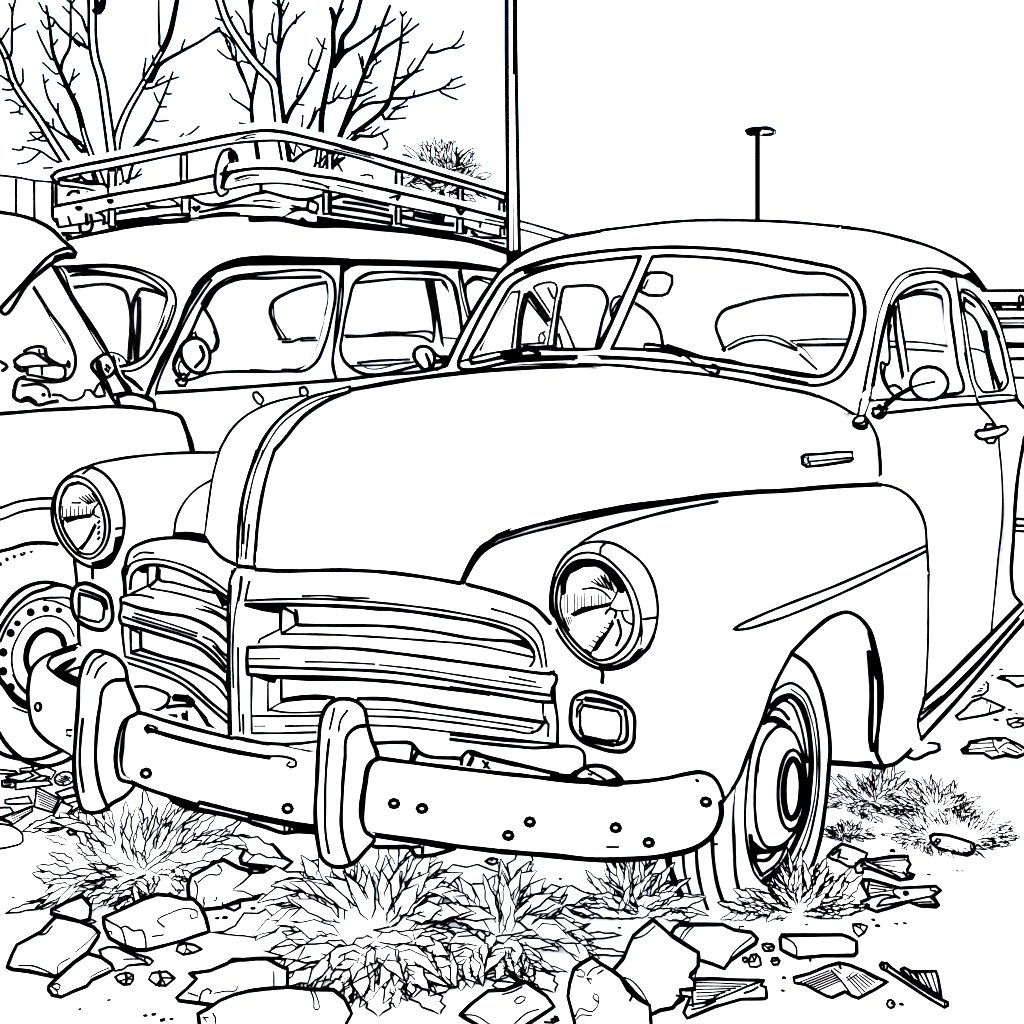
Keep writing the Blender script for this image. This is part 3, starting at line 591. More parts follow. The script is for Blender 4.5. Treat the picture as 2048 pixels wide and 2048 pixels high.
# grille, near half
G = ('b', 1.12, .3)
gr = part('grille', car, [
    Seg('I', [(180, 240), (290, 255), (410, 252), (820, 250), (980, 257), (1200, 282), (1440, 322), (1600, 360), (1740, 405), (1840, 450), (1935, 545)], G, 0),
    Seg('J', [(645, 795), (655, 1100), (690, 1575)], G, 0, True), Seg('I', [(1920, 1190), (1700, 1175), (1300, 1130), (700, 1120), (280, 1160), (160, 1165)], G, 0, True),
    Seg('I', [(160, 1165), (150, 800), (150, 400), (180, 240)], G, 0, True)], thick=.03,
    lines=[('I', [(195, 240), (170, 290), (158, 400), (155, 700), (160, 1165)], 7), ('I', [(172, 330), (165, 700), (175, 1160)], 4), ('I', [(290, 260), (265, 340), (250, 415)], 6), ('I', [(230, 285), (215, 380), (195, 480), (180, 700), (185, 900)], 5),
           ('I', [(228, 285), (222, 350), (210, 420)], 8), ('I', [(210, 675), (212, 900), (220, 1140)], 6), ('I', [(238, 1045), (240, 1155)], 6),
           ('I', [(1200, 282), (1440, 322), (1600, 360), (1740, 405), (1840, 450), (1935, 545)], 10),
           ('I', [(245, 418), (420, 410), (650, 408), (860, 418), (1100, 440), (1300, 465), (1500, 500), (1650, 535), (1780, 585), (1850, 650), (1880, 740), (1890, 800)], 6),
           ('I', [(250, 440), (500, 440), (800, 450), (1100, 470), (1350, 505), (1600, 550), (1720, 590), (1800, 640), (1840, 700)], 9),
           ('I', [(565, 392), (690, 390), (780, 398), (935, 405)], 5), ('I', [(1608, 462), (1720, 495), (1830, 545), (1880, 610), (1905, 720), (1915, 800)], 6), ('I', [(710, 440), (850, 455), (1000, 470), (1150, 470)], 5),
           ('I', [(250, 445), (350, 470), (440, 485), (440, 575), (330, 630), (320, 665)], 6, False, True), ('I', [(450, 455), (448, 600)], 5), ('I', [(460, 455), (520, 490), (530, 550), (450, 600)], 7, False, True),
           ('I', [(540, 552), (750, 555), (1050, 560), (1300, 590), (1500, 625), (1780, 645)], 8), ('I', [(450, 602), (700, 605), (1000, 620), (1300, 642), (1500, 660), (1700, 700), (1840, 730)], 6),
           ('I', [(1840, 690), (1845, 745), (1820, 785)], 6),
           ('I', [(285, 830), (283, 1000), (285, 1150), (420, 1150), (640, 1145)], 6, False, True), ('I', [(375, 870), (375, 1030)], 5), ('I', [(448, 855), (448, 960)], 7),
           ('I', [(448, 968), (560, 950), (660, 945), (740, 955)], 9), ('I', [(375, 1025), (440, 985), (550, 965), (700, 962)], 5), ('I', [(385, 1020), (440, 1030), (690, 1032)], 5),
           ('I', [(290, 1055), (480, 1055), (670, 1052)], 6), ('I', [(300, 1110), (360, 1110)], 4), ('I', [(470, 1110), (660, 1108)], 5),
           ('I', [(870, 958), (1020, 960), (1300, 1000), (1600, 1045), (1900, 1090)], 9), ('I', [(910, 1015), (1100, 1022), (1400, 1058), (1700, 1100), (1840, 1122)], 5), ('I', [(920, 1055), (1100, 1060), (1400, 1090), (1700, 1130), (1850, 1142), (1900, 1090)], 6),
           ('I', [(930, 1105), (1100, 1112), (1400, 1145), (1700, 1180), (1935, 1205)], 6), ('J', [(600, 1310), (615, 1420), (628, 1440)], 8), ('J', [(635, 1440), (630, 1525)], 6), ('J', [(668, 1100), (675, 1300), (690, 1400), (692, 1580)], 8), ('J', [(0, 1510), (300, 1545), (690, 1570)], 6), ('J', [(525, 1490), (560, 1490), (610, 1435)], 5)],
    fills=[('I', [(250, 440), (455, 432), (460, 455), (450, 485), (435, 485), (350, 470)]), ('I', [(518, 462), (535, 470), (543, 520), (540, 560), (518, 558), (522, 500)]), ('I', [(1780, 625), (1850, 700), (1845, 730), (1820, 690), (1700, 650), (1700, 640), (1790, 645)]), ('I', [(290, 828), (430, 835), (410, 875), (380, 870), (310, 845)])])
gb = part('grille_bar', car, [
    Seg('I', [(262, 675), (450, 672), (640, 678), (760, 678), (880, 685), (1100, 710), (1400, 750), (1700, 792), (1880, 818), (1932, 822)], ('b', 1.16, .3), 8),
    Seg('J', [(650, 1110), (685, 1130), (680, 1180), (660, 1210), (665, 1300)], ('b', 1.15, .3), 8),
    Seg('J', [(665, 1302), (600, 1300), (400, 1268), (200, 1235), (0, 1208)], ('b', 1.16, .3), 8),
    Seg('I', [(1600, 935), (1300, 895), (1000, 860), (800, 852), (560, 850), (350, 832), (262, 825)], ('b', 1.16, .3), 8), Seg('I', [(262, 825), (258, 750), (262, 675)], ('b', 1.16, .3), 8)], thick=.05,
    lines=[('I', [(275, 738), (440, 738)], 5), ('I', [(580, 755), (760, 758), (965, 768)], 5), ('I', [(990, 772), (1200, 795), (1500, 840), (1885, 898)], 5), ('I', [(270, 780), (680, 795), (1000, 808), (1300, 845), (1600, 895), (1932, 940)], 8), ('I', [(1705, 838), (1855, 868)], 5), ('I', [(350, 832), (500, 832), (870, 845), (1030, 862)], 5)])
# grille, far half
GF = {0: ('d', 3.30), -1: ('d', 3.2)}
gf = part('far_grille', car, [
    Seg('H', [(690, 800), (690, 640), (720, 550), (790, 510), (900, 487), (1020, 487), (1140, 505)], ('d', 3.27), 8),
    Seg('H', [(1140, 505), (1200, 580), (1300, 640)], {0: ('d', 3.27), -1: ('d', 3.08)}, 0), Seg('H', [(1285, 660), (1265, 760), (1260, 1000), (1262, 1400), (1265, 1570)], ('d', 3.07), 6),
    Seg('H', [(1262, 1570), (1200, 1540), (1060, 1385), (960, 1300), (840, 1240), (690, 1180)], {0: ('d', 3.07), -1: ('d', 3.27)}, 0), Seg('H', [(690, 1140), (675, 1000), (690, 800)], ('d', 3.27), 6)], thick=.03,
    lines=[('H', [(735, 595), (770, 570), (850, 568)], 6), ('H', [(697, 690), (720, 630), (770, 608), (850, 602), (960, 620), (1080, 665), (1180, 725), (1258, 785)], 6), ('H', [(718, 770), (735, 680), (780, 645), (860, 635), (960, 655), (1080, 705), (1180, 765), (1255, 815)], 8),
           ('H', [(815, 645), (815, 750), (720, 795)], 6, False, True), ('H', [(870, 640), (865, 715), (820, 755)], 8, False, True), ('H', [(880, 660), (880, 715), (950, 730), (1100, 770), (1200, 790)], 7), ('H', [(830, 765), (950, 785), (1100, 825), (1190, 860), (1258, 885)], 6), ('H', [(1220, 800), (1230, 850), (1255, 855)], 5),
           ('H', [(700, 965), (720, 985), (722, 1110)], 6, False, True), ('H', [(775, 1005), (778, 1100), (725, 1115)], 8, False, True), ('H', [(720, 985), (770, 1010)], 6), ('H', [(780, 1100), (900, 1140), (1050, 1180), (1170, 1230), (1240, 1290), (1258, 1330)], 9), ('H', [(720, 1120), (850, 1155), (1000, 1200), (1110, 1250), (1200, 1310), (1258, 1380)], 6),
           ('H', [(690, 1140), (780, 1165), (930, 1220), (1050, 1290), (1160, 1390), (1255, 1465)], 7), ('H', [(690, 1170), (850, 1225), (1000, 1290), (1100, 1370), (1190, 1450), (1255, 1505)], 7), ('H', [(690, 800), (692, 640), (722, 640)], 4)],
    fills=[('H', [(740, 655), (790, 640), (815, 650), (815, 682), (780, 680)]), ('H', [(1175, 775), (1260, 840), (1225, 870), (1200, 820)]), ('H', [(1245, 1230), (1258, 1240), (1258, 1310), (1245, 1290)])])
part('grille_bar', car, [
    Seg('H', [(665, 815), (700, 803), (760, 800), (880, 825), (985, 855)], ('d', 3.24), 6), Seg('H', [(985, 855), (1110, 880), (1190, 905), (1256, 945)], {0: ('d', 3.22), -1: ('d', 3.06)}, 6),
    Seg('H', [(1258, 945), (1258, 1240)], ('d', 3.05), 0), Seg('H', [(1245, 1225), (1180, 1160), (1100, 1095), (980, 1050), (850, 1010), (770, 985), (670, 960)], {0: ('d', 3.05), -1: ('d', 3.24)}, 8), Seg('H', [(670, 960), (658, 920), (668, 880), (665, 815)], ('d', 3.24), 7)], thick=.05,
    lines=[('H', [(680, 842), (780, 875), (900, 900), (1030, 920), (1120, 955), (1190, 1000), (1256, 1060)], 9), ('H', [(740, 900), (860, 935), (1000, 980), (1090, 1012)], 5), ('H', [(730, 920), (850, 955), (980, 995), (1085, 1028)], 5), ('H', [(680, 920), (780, 955), (900, 990), (1000, 1020), (1100, 1060), (1180, 1120), (1250, 1200)], 7), ('H', [(1110, 855), (1190, 890), (1256, 935)], 5), ('H', [(1120, 1030), (1180, 1060), (1220, 1110), (1256, 1140)], 6), ('H', [(1175, 1080), (1220, 1130), (1256, 1170)], 6)])
# valance under the grille
part('valance', car, [Seg('I', [(160, 1165), (300, 1150), (660, 1150), (930, 1150), (1400, 1190), (1935, 1240)], ('b', 1.08, .3), 0, True), Seg('J', [(870, 1640), (870, 1725), (800, 1800), (400, 1790), (0, 1740)], ('b', 1.08, .3), 0, True), Seg('I', [(1610, 1400), (1200, 1400), (900, 1350), (600, 1330), (160, 1180)], ('b', 1.08, .3), 0, True)], thick=.03,
     lines=[('I', [(250, 1190), (350, 1205), (560, 1205), (640, 1195)], 7), ('J', [(0, 1540), (200, 1565), (500, 1595), (865, 1642), (865, 1720)], 8), ('J', [(130, 1630), (300, 1670), (500, 1720), (700, 1765)], 10),
            ('I', [(955, 1205), (1100, 1200), (1165, 1205), (1205, 1250), (1440, 1290)], 9), ('I', [(1175, 1220), (1160, 1300)], 7), ('I', [(1205, 1250), (1180, 1290), (1175, 1310)], 10), ('I', [(1440, 1290), (1470, 1255), (1600, 1290), (1932, 1370)], 9), ('I', [(1445, 1290), (1440, 1340)], 8), ('I', [(1505, 1285), (1475, 1345)], 10), ('I', [(1590, 1310), (1560, 1355)], 7), ('I', [(1560, 1300), (1600, 1350)], 6)],
     fills=[('I', [(330, 1195), (500, 1205), (490, 1225), (640, 1250), (600, 1255), (420, 1215)]), ('J', [(600, 1755), (770, 1765), (800, 1740), (870, 1725), (800, 1770), (790, 1805), (680, 1805)])])
part('tow_hook', car, [Seg('J', [(775, 1800), (820, 1755), (870, 1722), (930, 1710), (1000, 1720), (1060, 1755), (1110, 1815), (940, 1825), (775, 1800)], ('b', 1.14, .4), 10)], thick=.05, lines=[('J', [(790, 1785), (850, 1800), (900, 1795), (940, 1810), (1080, 1795)], 7), ('J', [(890, 1765), (915, 1770)], 5)])
part('far_bracket', car, [Seg('H', [(715, 1310), (810, 1305), (880, 1325), (935, 1360), (930, 1385), (780, 1440), (715, 1310)], ('d', 3.12), 7)], thick=.04)
mb = MB()
for p, w in (([(960, 1365), (1050, 1385), (1060, 1400)], 16), ([(920, 1420), (1000, 1410), (1060, 1412)], 8), ([(1030, 1355), (1090, 1430), (1190, 1540)], 8), ([(830, 1430), (870, 1460), (930, 1480), (990, 1490), (1020, 1505)], 6), ([(1030, 1440), (1035, 1500), (1160, 1535)], 6), ([(930, 1470), (975, 1470)], 9), ([(1010, 1455), (1020, 1500)], 8)): stroke(mb, 'H', p, ('d', 3.12), w)
Patch(_RawSeg([(p[0], p[1], 3.14) for p in resample_lin([np.array(q, float) for q in zz('H', [(760, 1330), (1060, 1370), (1220, 1560), (900, 1520), (760, 1450), (760, 1330)])], 9)], 0), mb=mb, thick=.03, fills=[('H', [(1085, 1440), (1265, 1570), (1240, 1580), (1150, 1545)])]).mb.build('lower_linkage', car)
# bumper
BP = ('b', 1.26, .55)
bolts_near = [('M', 1015, 377, 10), ('M', 1212, 413, 10), ('N', 210, 507, 10), ('N', 58, 602, 10), ('N', 815, 549, 11), ('N', 1048, 653, 11), ('N', 1452, 366, 10)]
bm = part('bumper', car, [
    Seg('I', [(975, 1285), (1160, 1310), (1440, 1345), (1700, 1375), (1932, 1398)], BP, 9), Seg('J', [(430, 1768), (680, 1800), (900, 1818), (1200, 1815), (1400, 1790), (1540, 1760), (1610, 1752), (1690, 1780), (1745, 1860), (1765, 1932)], BP, 9),
    Seg('N', [(1555, 370), (1562, 440), (1540, 530), (1480, 620), (1380, 690), (1200, 740), (930, 770), (640, 772), (400, 748), (0, 715)], BP, 11), Seg('M', [(1763, 715), (1400, 670), (1100, 625), (880, 598), (820, 590)], BP, 10),
    Seg('M', [(820, 590), (795, 540), (795, 380), (815, 230), (840, 110), (870, 70), (905, 58)], BP, 11)], thick=.04, bulge=.02,
    lines=[('N', [(750, 684), (840, 684)], 5), ('N', [(1382, 210), (1400, 222)], 8)])
for v, x, y, r in bolts_near:
    P2 = [(x + 33 * math.cos(a * .785), y + 27 * math.sin(a * .785)) for a in range(8)]
    q = [(p[0], p[1], bm.at(p[0], p[1]) - .012) for p in smooth(zz(v, P2), 4, True)]
    p = Patch(_RawSeg(q, 9, True), thick=.02); subobj(p.mb, 'bolt', bm.obj, car)
BF = {0: ('d', 2.98), -1: ('d', 2.78)}
bf = part('bumper', car, [
    Seg('H', [(720, 1445), (780, 1452), (900, 1490), (1080, 1540), (1280, 1590)], {0: ('d', 3.02), -1: ('d', 2.88)}, 9), Seg('I', [(190, 1172), (400, 1215), (560, 1245), (660, 1260)], {0: ('d', 2.88), -1: ('d', 2.78)}, 8),
    Seg('I', [(660, 1260), (640, 1650)], ('d', 2.76), 0, True), Seg('I', [(640, 1665), (400, 1625), (200, 1580), (0, 1530)], {0: ('d', 2.76), -1: ('d', 2.88)}, 9), Seg('H', [(1090, 1960), (930, 1910), (740, 1840), (690, 1812)], {0: ('d', 2.88), -1: ('d', 3.02)}, 9),
    Seg('H', [(690, 1812), (672, 1780), (675, 1640), (690, 1520), (712, 1470), (745, 1448)], ('d', 3.02), 9)], thick=.04,
    )
mb = MB()
def bfs(v, p_, w_): mb.ink([(p[0], p[1], bf.at(p[0], p[1]) - .02) for p in smooth(zz(v, p_), 6)], w_)
bfs('H', [(800, 1535), (880, 1560), (1100, 1620), (1300, 1665), (1490, 1698)], 10); bfs('H', [(810, 1518), (840, 1522), (870, 1538)], 5); bfs('H', [(1480, 1690), (1590, 1698), (1635, 1720), (1632, 1745), (1605, 1752), (1582, 1740), (1600, 1722)], 6)
bfs('H', [(798, 1535), (815, 1560), (835, 1555), (830, 1540)], 7)
subobj(mb, 'rod', bf.obj, car)
part('bumper_end', car, [Seg('H', [(690, 1812), (650, 1790), (642, 1720), (650, 1600), (670, 1500), (710, 1450), (760, 1440), (745, 1448), (712, 1470), (690, 1520), (675, 1640), (672, 1780), (690, 1812)], ('d', 3.05), 6)], thick=.06)
for v, x, y in (('H', 805, 1785), ('I', 483, 1565)):
    P2 = [(x + 26 * math.cos(a * .785), y + 23 * math.sin(a * .785)) for a in range(8)]
    q = [(p[0], p[1], bf.at(p[0], p[1]) - .012) for p in smooth(zz(v, P2), 4, True)]
    p = Patch(_RawSeg(q, 8, True), thick=.02); subobj(p.mb, 'bolt', bf.obj, car)
# under-bumper strips
part('bumper_brace', car, [Seg('L', [(1190, 320), (1260, 345), (1500, 405), (1932, 500)], ('d', 2.98), 0), Seg('L', [(1932, 545), (1600, 460), (1290, 390), (1230, 365), (1190, 320)], ('d', 2.98), 10)], thick=.03)
part('bumper_brace', car, [Seg('M', [(0, 470), (230, 520), (460, 560)], ('d', 2.84), 9), Seg('M', [(460, 580), (330, 575), (250, 585), (100, 540), (0, 510)], ('d', 2.84), 9)], thick=.03, fills=[('M', [(285, 520), (470, 545), (470, 580), (330, 565), (300, 560)])], lines=[('M', [(240, 520), (245, 580)], 5), ('M', [(290, 520), (270, 585)], 7)])
part('bumper_brace', car, [Seg('M', [(880, 610), (1000, 630), (1200, 660), (1380, 690), (1450, 690)], ('b', 1.22, .5), 5), Seg('M', [(1450, 690), (1350, 725), (1250, 745), (1160, 740), (1140, 700), (1000, 685), (860, 665), (880, 610)], ('b', 1.22, .5), 9)], thick=.03, lines=[('M', [(1140, 685), (1215, 690), (1215, 730)], 7), ('M', [(1225, 670), (1225, 720)], 4)])
# bumper guards
part('bumper_guard', car, [loop('I', [(805, 958), (860, 972), (905, 1010), (925, 1100), (950, 1190), (978, 1285), (940, 1310), (905, 1440), (895, 1640), (920, 1700), (962, 1725), (910, 1800), (835, 1872), (785, 1888), (720, 1880), (680, 1850), (648, 1740), (635, 1600), (645, 1400), (655, 1200), (672, 1060), (700, 1000), (750, 965)], ('b', 1.33, .55), 9)], thick=.03, bulge=.02,
    lines=[('I', [(742, 1010), (715, 1130)], 6), ('I', [(815, 1022), (775, 1080), (765, 1140)], 6), ('I', [(712, 1180), (698, 1320), (690, 1560), (695, 1720), (712, 1815)], 7), ('I', [(930, 1105), (860, 1118), (822, 1150), (800, 1300), (785, 1500), (782, 1680), (800, 1780), (830, 1870)], 9), ('I', [(905, 1010), (925, 1100), (950, 1190), (978, 1285)], 7)])
part('bumper_guard', car, [loop('H', [(525, 1108), (590, 1120), (650, 1150), (690, 1200), (705, 1280), (740, 1370), (765, 1440), (690, 1490), (650, 1600), (642, 1750), (660, 1815), (740, 1845), (690, 1910), (620, 1950), (560, 1995), (460, 1990), (425, 1900), (408, 1750), (415, 1600), (430, 1400), (440, 1250), (470, 1160)], ('d', 2.98), 9)], thick=.025,
    lines=[('H', [(570, 1130), (520, 1160), (480, 1240)], 6), ('H', [(588, 1172), (545, 1210), (522, 1260)], 6), ('H', [(458, 1480), (445, 1600), (442, 1750), (462, 1890)], 7), ('H', [(692, 1268), (620, 1275), (575, 1310), (550, 1420), (532, 1570), (530, 1750), (555, 1880), (600, 1990)], 9)])
# far bumper end wrapping round
part('bumper_wing', car, [Seg('H', [(430, 1075), (320, 1110), (230, 1150), (180, 1200), (155, 1300), (158, 1420), (180, 1520), (260, 1610), (390, 1680)], ('d', 3.2), 8), Seg('H', [(415, 1680), (430, 1400), (445, 1250), (430, 1075)], ('d', 3.1), 0, True)], thick=.04,
    lines=[('H', [(425, 1095), (340, 1120), (275, 1155), (262, 1190), (300, 1230), (360, 1270), (425, 1300)], 8), ('H', [(300, 1220), (350, 1180), (415, 1150)], 7), ('H', [(340, 1245), (400, 1210), (440, 1200)], 8), ('H', ell(209, 1418, 16, 22), 7, True), ('H', [(395, 1545), (370, 1545), (368, 1575), (390, 1578)], 6)],
    fills=[('H', [(290, 1220), (350, 1180), (420, 1160), (350, 1220), (430, 1255), (425, 1300), (360, 1265)])])
# ================================================================== wagon with the roof rack, behind
WS = ('w', (-1.366, 5.2), (-.08, 7.7)); WF = ('w', (-1.53, 4.88), (-2.7, 5.55))
wag = thing('station_wagon', 'old station wagon with tall roof rack parked behind the rounded car', 'car', (-1.0, 6.2, 0))
w1 = zz('B', [(1120, 590), (1175, 505), (1280, 440), (1500, 402), (1700, 387), (1785, 395), (1838, 440), (1850, 520), (1830, 650), (1790, 800), (1745, 895), (1690, 938), (1580, 945), (1165, 955), (1000, 985), (960, 935), (985, 860), (1060, 720)])
w2 = zz('C', [(585, 1000), (640, 962), (750, 950), (900, 955), (1050, 963), (1105, 995), (1140, 1100), (1165, 1240), (1165, 1420), (1000, 1450), (560, 1478), (520, 1440), (500, 1380), (510, 1300), (545, 1120)])
w3 = zz('C', [(1205, 1000), (1230, 980), (1300, 985), (1380, 1010), (1400, 1250), (1260, 1300), (1215, 1180)])
bs = part('body_side', wag, [
    Seg('B', [(810, 1080), (870, 925), (955, 730), (1030, 570), (1100, 455), (1185, 380), (1290, 335), (1430, 318), (1600, 320), (1932, 333)], WS, 9),
    Seg('C', [(500, 885), (860, 895), (1200, 906), (1390, 938), (1470, 960)], WS, 9),
    Seg('C', [(1470, 960), (1470, 1700), (600, 1980)], WS, 0, True), Seg('B', [(1500, 1500), (760, 1500), (760, 1130), (810, 1080)], WS, 0, True)],
    holes=[w1, w2, w3], hole_w=7, thick=.04,
    fills=[('B', [(1100, 440), (1190, 372), (1290, 328), (1430, 315), (1600, 318), (1932, 332), (1932, 360), (1600, 358), (1430, 358), (1300, 372), (1200, 402), (1130, 470), (1050, 590), (960, 790), (850, 1020), (805, 1070), (870, 925), (955, 730), (1030, 570)]),
           ('C', [(0, 868), (200, 868), (500, 882), (860, 892), (1200, 903), (1390, 935), (1370, 952), (1150, 935), (870, 920), (500, 914), (200, 914), (0, 916)]), ('C', [(515, 910), (600, 915), (560, 925), (520, 955)])],
    lines=[('B', [(865, 1065), (1100, 1052), (1500, 1022), (1932, 990)], 9), ('C', [(450, 1552), (700, 1522), (990, 1492), (1080, 1470)], 8),
           ('B', [(855, 1080), (870, 1020), (950, 830), (1040, 640), (1120, 510), (1170, 440)], 6),
           ('B', [(1110, 575), (1160, 500), (1260, 430), (1400, 405), (1550, 395), (1720, 385), (1800, 400)], 5),
           ('B', [(1885, 365), (1880, 450), (1865, 600), (1845, 800), (1838, 930), (1860, 990)], 6), ('C', [(515, 915), (510, 1100), (490, 1250), (460, 1450), (475, 1540)], 6),
           ('B', [(1420, 1060), (1455, 1105), (1440, 1130), (1405, 1100), (1400, 1065), (1420, 1060)], 6), ('B', [(1655, 1040), (1680, 1032), (1700, 1060), (1695, 1080), (1660, 1075), (1655, 1040)], 6),
           ('C', [(1160, 935), (1185, 1060), (1215, 1190)], 7), ('C', [(1075, 965), (1125, 1010), (1155, 1120), (1172, 1245)], 5), ('C', [(595, 995), (650, 965), (760, 950), (1060, 968)], 6),
           ('C', [(1150, 945), (1170, 1090), (1200, 1200)], 4), ('C', [(1205, 1015), (1235, 995), (1340, 1020)], 5)])
wl = Patch(_RawSeg([(p[0], p[1], bs.at(p[0], p[1]) + .5) for p in resample_lin([np.array(q, float) for q in zz('B', [(900, 1040), (960, 700), (1130, 380), (1900, 345)]) + zz('C', [(900, 905), (1480, 950), (1480, 1480), (450, 1530)]) + zz('B', [(900, 1040)])], 10)], 0), thick=.02)
q = wl.line
q('B', [(1125, 595), (1155, 640), (1190, 720), (1203, 790), (1190, 825), (1165, 840)], 8); q('B', [(1180, 725), (1195, 770), (1180, 820)], 4)
q('B', [(1800, 455), (1680, 480), (1570, 520), (1510, 560), (1492, 610), (1510, 680), (1550, 765)], 8); q('B', [(1510, 580), (1515, 650), (1580, 765)], 4)
q('B', [(1560, 785), (1600, 785), (1660, 765), (1740, 760)], 6); q('B', [(1535, 770), (1605, 768)], 5); q('B', [(1660, 778), (1750, 775)], 5)
q('B', [(1800, 410), (1830, 470), (1822, 560), (1780, 740), (1745, 850), (1690, 930), (1560, 940)], 9); q('B', [(1810, 460), (1820, 540), (1800, 640)], 9)
q('B', [(1130, 600), (1200, 490), (1290, 445), (1500, 432), (1770, 425)], 8)
q('C', [(590, 1010), (680, 1000), (780, 990), (1060, 993)], 7); q('C', [(525, 1300), (640, 1300), (740, 1285), (840, 1285), (1015, 1305), (1010, 1335), (960, 1310), (860, 1300), (740, 1300), (530, 1310)], 6)
wl.fill('C', [(965, 995), (1020, 1000), (1040, 1120), (1060, 1250), (1075, 1375), (1055, 1340), (1030, 1200), (1025, 1310), (1015, 1300), (1000, 1170)])
q('C', [(1065, 1000), (1110, 1060), (1130, 1150), (1150, 1280)], 10); q('C', [(1065, 1312), (1145, 1318)], 4)
q('C', [(595, 1450), (700, 1440), (880, 1432)], 6); q('C', [(560, 1468), (750, 1462), (900, 1448)], 5); q('C', [(600, 1445), (620, 1465), (880, 1445)], 3)
q('C', [(0, 1490), (250, 1490), (340, 1450), (380, 1350)], 6)
wl.mb.build('seat_and_lining', wag)
for wv in (w1, w2, w3):
    g = Patch(_RawSeg([(p[0], p[1], bs.at(p[0], p[1]) + .03) for p in smooth(wv, 8, True)], 0), thick=.006, mi=2); g.mb.build('side_window', wag)
WR = lambda: None
part('roof', wag, [
    Seg('B', [(370, 225), (640, 165), (850, 135), (1040, 118)], {0: ('d', 5.75), -1: ('d', 5.7)}, 9), Seg('C', [(0, 657), (160, 657), (330, 688), (500, 690), (700, 705), (1000, 740), (1200, 772), (1400, 830), (1495, 862)], {0: ('d', 5.7), -1: ('d', 7.4)}, 13),  # heavier ink on the right roof edge draws a shadow line below the rack
    Seg('C', [(1495, 862), (1470, 960)], {0: ('d', 7.4), -1: WS}, 0), Seg('C', [(1470, 960), (1390, 938), (1200, 906), (860, 895), (500, 885)], WS, 0),
    Seg('B', [(1932, 333), (1600, 320), (1430, 318), (1290, 335), (1185, 380), (1100, 455), (1030, 570), (955, 730), (870, 925), (810, 1080)], WS, 0),
    Seg('B', [(810, 1080), (720, 980), (790, 900), (880, 770), (950, 620), (972, 540), (930, 460), (820, 400), (640, 362), (330, 368)], WF, 0), Seg('B', [(330, 368), (310, 290), (370, 225)], {0: WF, -1: ('d', 5.75)}, 0)], thick=.03,
    lines=[('B', [(380, 222), (640, 170), (900, 120), (1050, 110)], 7)])
wf = part('windscreen_frame', wag, [Seg('B', [(320, 368), (640, 360), (720, 370), (820, 400), (920, 455), (965, 520), (970, 580), (940, 680), (880, 800), (810, 900), (740, 940), (640, 945), (500, 960)], WF, 6), Seg('B', [(500, 960), (300, 960), (300, 400), (320, 368)], WF, 0, True)], thick=.04,
    holes=[zz('B', [(345, 410), (640, 412), (760, 440), (880, 500), (925, 545), (915, 620), (860, 760), (790, 870), (720, 905), (560, 920), (350, 900)])], hole_w=7,
    lines=[('B', [(330, 385), (640, 372), (740, 390), (860, 450), (920, 510), (935, 545)], 6), ('B', [(640, 365), (760, 395), (880, 465)], 4), ('B', [(955, 580), (930, 660), (880, 770)], 5), ('B', [(915, 720), (860, 830)], 5)])
wi = Patch(_RawSeg([(p[0], p[1], wf.at(p[0], p[1]) + .3) for p in resample_lin([np.array(k, float) for k in zz('B', [(300, 380), (640, 385), (960, 500), (930, 700), (720, 930), (300, 930), (300, 380)])], 10)], 0), thick=.02)
q = wi.line
q('B', [(355, 415), (600, 412), (740, 435), (890, 490)], 9); q('B', [(395, 482), (640, 478), (690, 505), (708, 560), (710, 900)], 8); q('B', [(395, 490), (380, 520), (400, 560)], 6); q('B', [(725, 575), (725, 880)], 4)
q('B', [(750, 890), (755, 520), (770, 495), (830, 500), (920, 530)], 9); q('B', [(768, 540), (765, 720), (755, 880)], 10); q('B', [(340, 410), (370, 470), (380, 520)], 10)
q('B', [(925, 540), (900, 640), (840, 780), (775, 890), (720, 910)], 8); wi.fill('B', [(800, 490), (890, 500), (930, 540), (890, 525)])
wi.mb.build('cabin_lining', wag)
g = Patch(_RawSeg([(p[0], p[1], wf.at(p[0], p[1]) + .03) for p in resample_lin([np.array(k, float) for k in zz('B', [(345, 410), (640, 412), (925, 545), (860, 760), (720, 905), (350, 900), (345, 410)])], 10)], 0), thick=.006, mi=2); g.mb.build('windscreen_pane', wag)
mb = MB(); p = Patch(loop('B', [(1005, 800), (1040, 770), (1090, 762), (1130, 785), (1155, 830), (1155, 900), (1130, 945), (1085, 955), (1040, 930), (1010, 890)], ('d', 4.75), 8), mb=mb, thick=.03, bulge=.02, lines=[('B', [(1105, 805), (1125, 860), (1075, 925)], 9), ('B', [(1000, 800), (960, 920), (985, 965), (1020, 960)], 8), ('B', [(1050, 755), (1075, 725), (1085, 755)], 6), ('B', [(995, 890), (985, 930), (1000, 965)], 5)])
stroke(mb, 'B', [(1045, 955), (1010, 1000)], ('d', 4.78), 8); Patch(loop('B', [(970, 1000), (1000, 985), (1035, 1000), (1020, 1025), (990, 1025)], ('d', 4.8), 8), mb=mb, thick=.02); mb.build('wing_mirror', wag)
mb = MB(); p = Patch(loop('C', [(905, 1420), (910, 1380), (950, 1358), (995, 1370), (1020, 1420), (1000, 1480), (965, 1490), (930, 1460)], ('d', 5.6), 8), mb=mb, thick=.03, bulge=.02, lines=[('C', [(970, 1400), (990, 1450), (995, 1485)], 8)])
stroke(mb, 'C', [(1000, 1375), (1040, 1415), (1090, 1418)], ('d', 5.6), 8); stroke(mb, 'C', [(1020, 1440), (1080, 1432)], ('d', 5.6), 6); stroke(mb, 'C', [(1025, 1490), (1060, 1475), (1075, 1430)], ('d', 5.6), 7); mb.build('wing_mirror', wag)
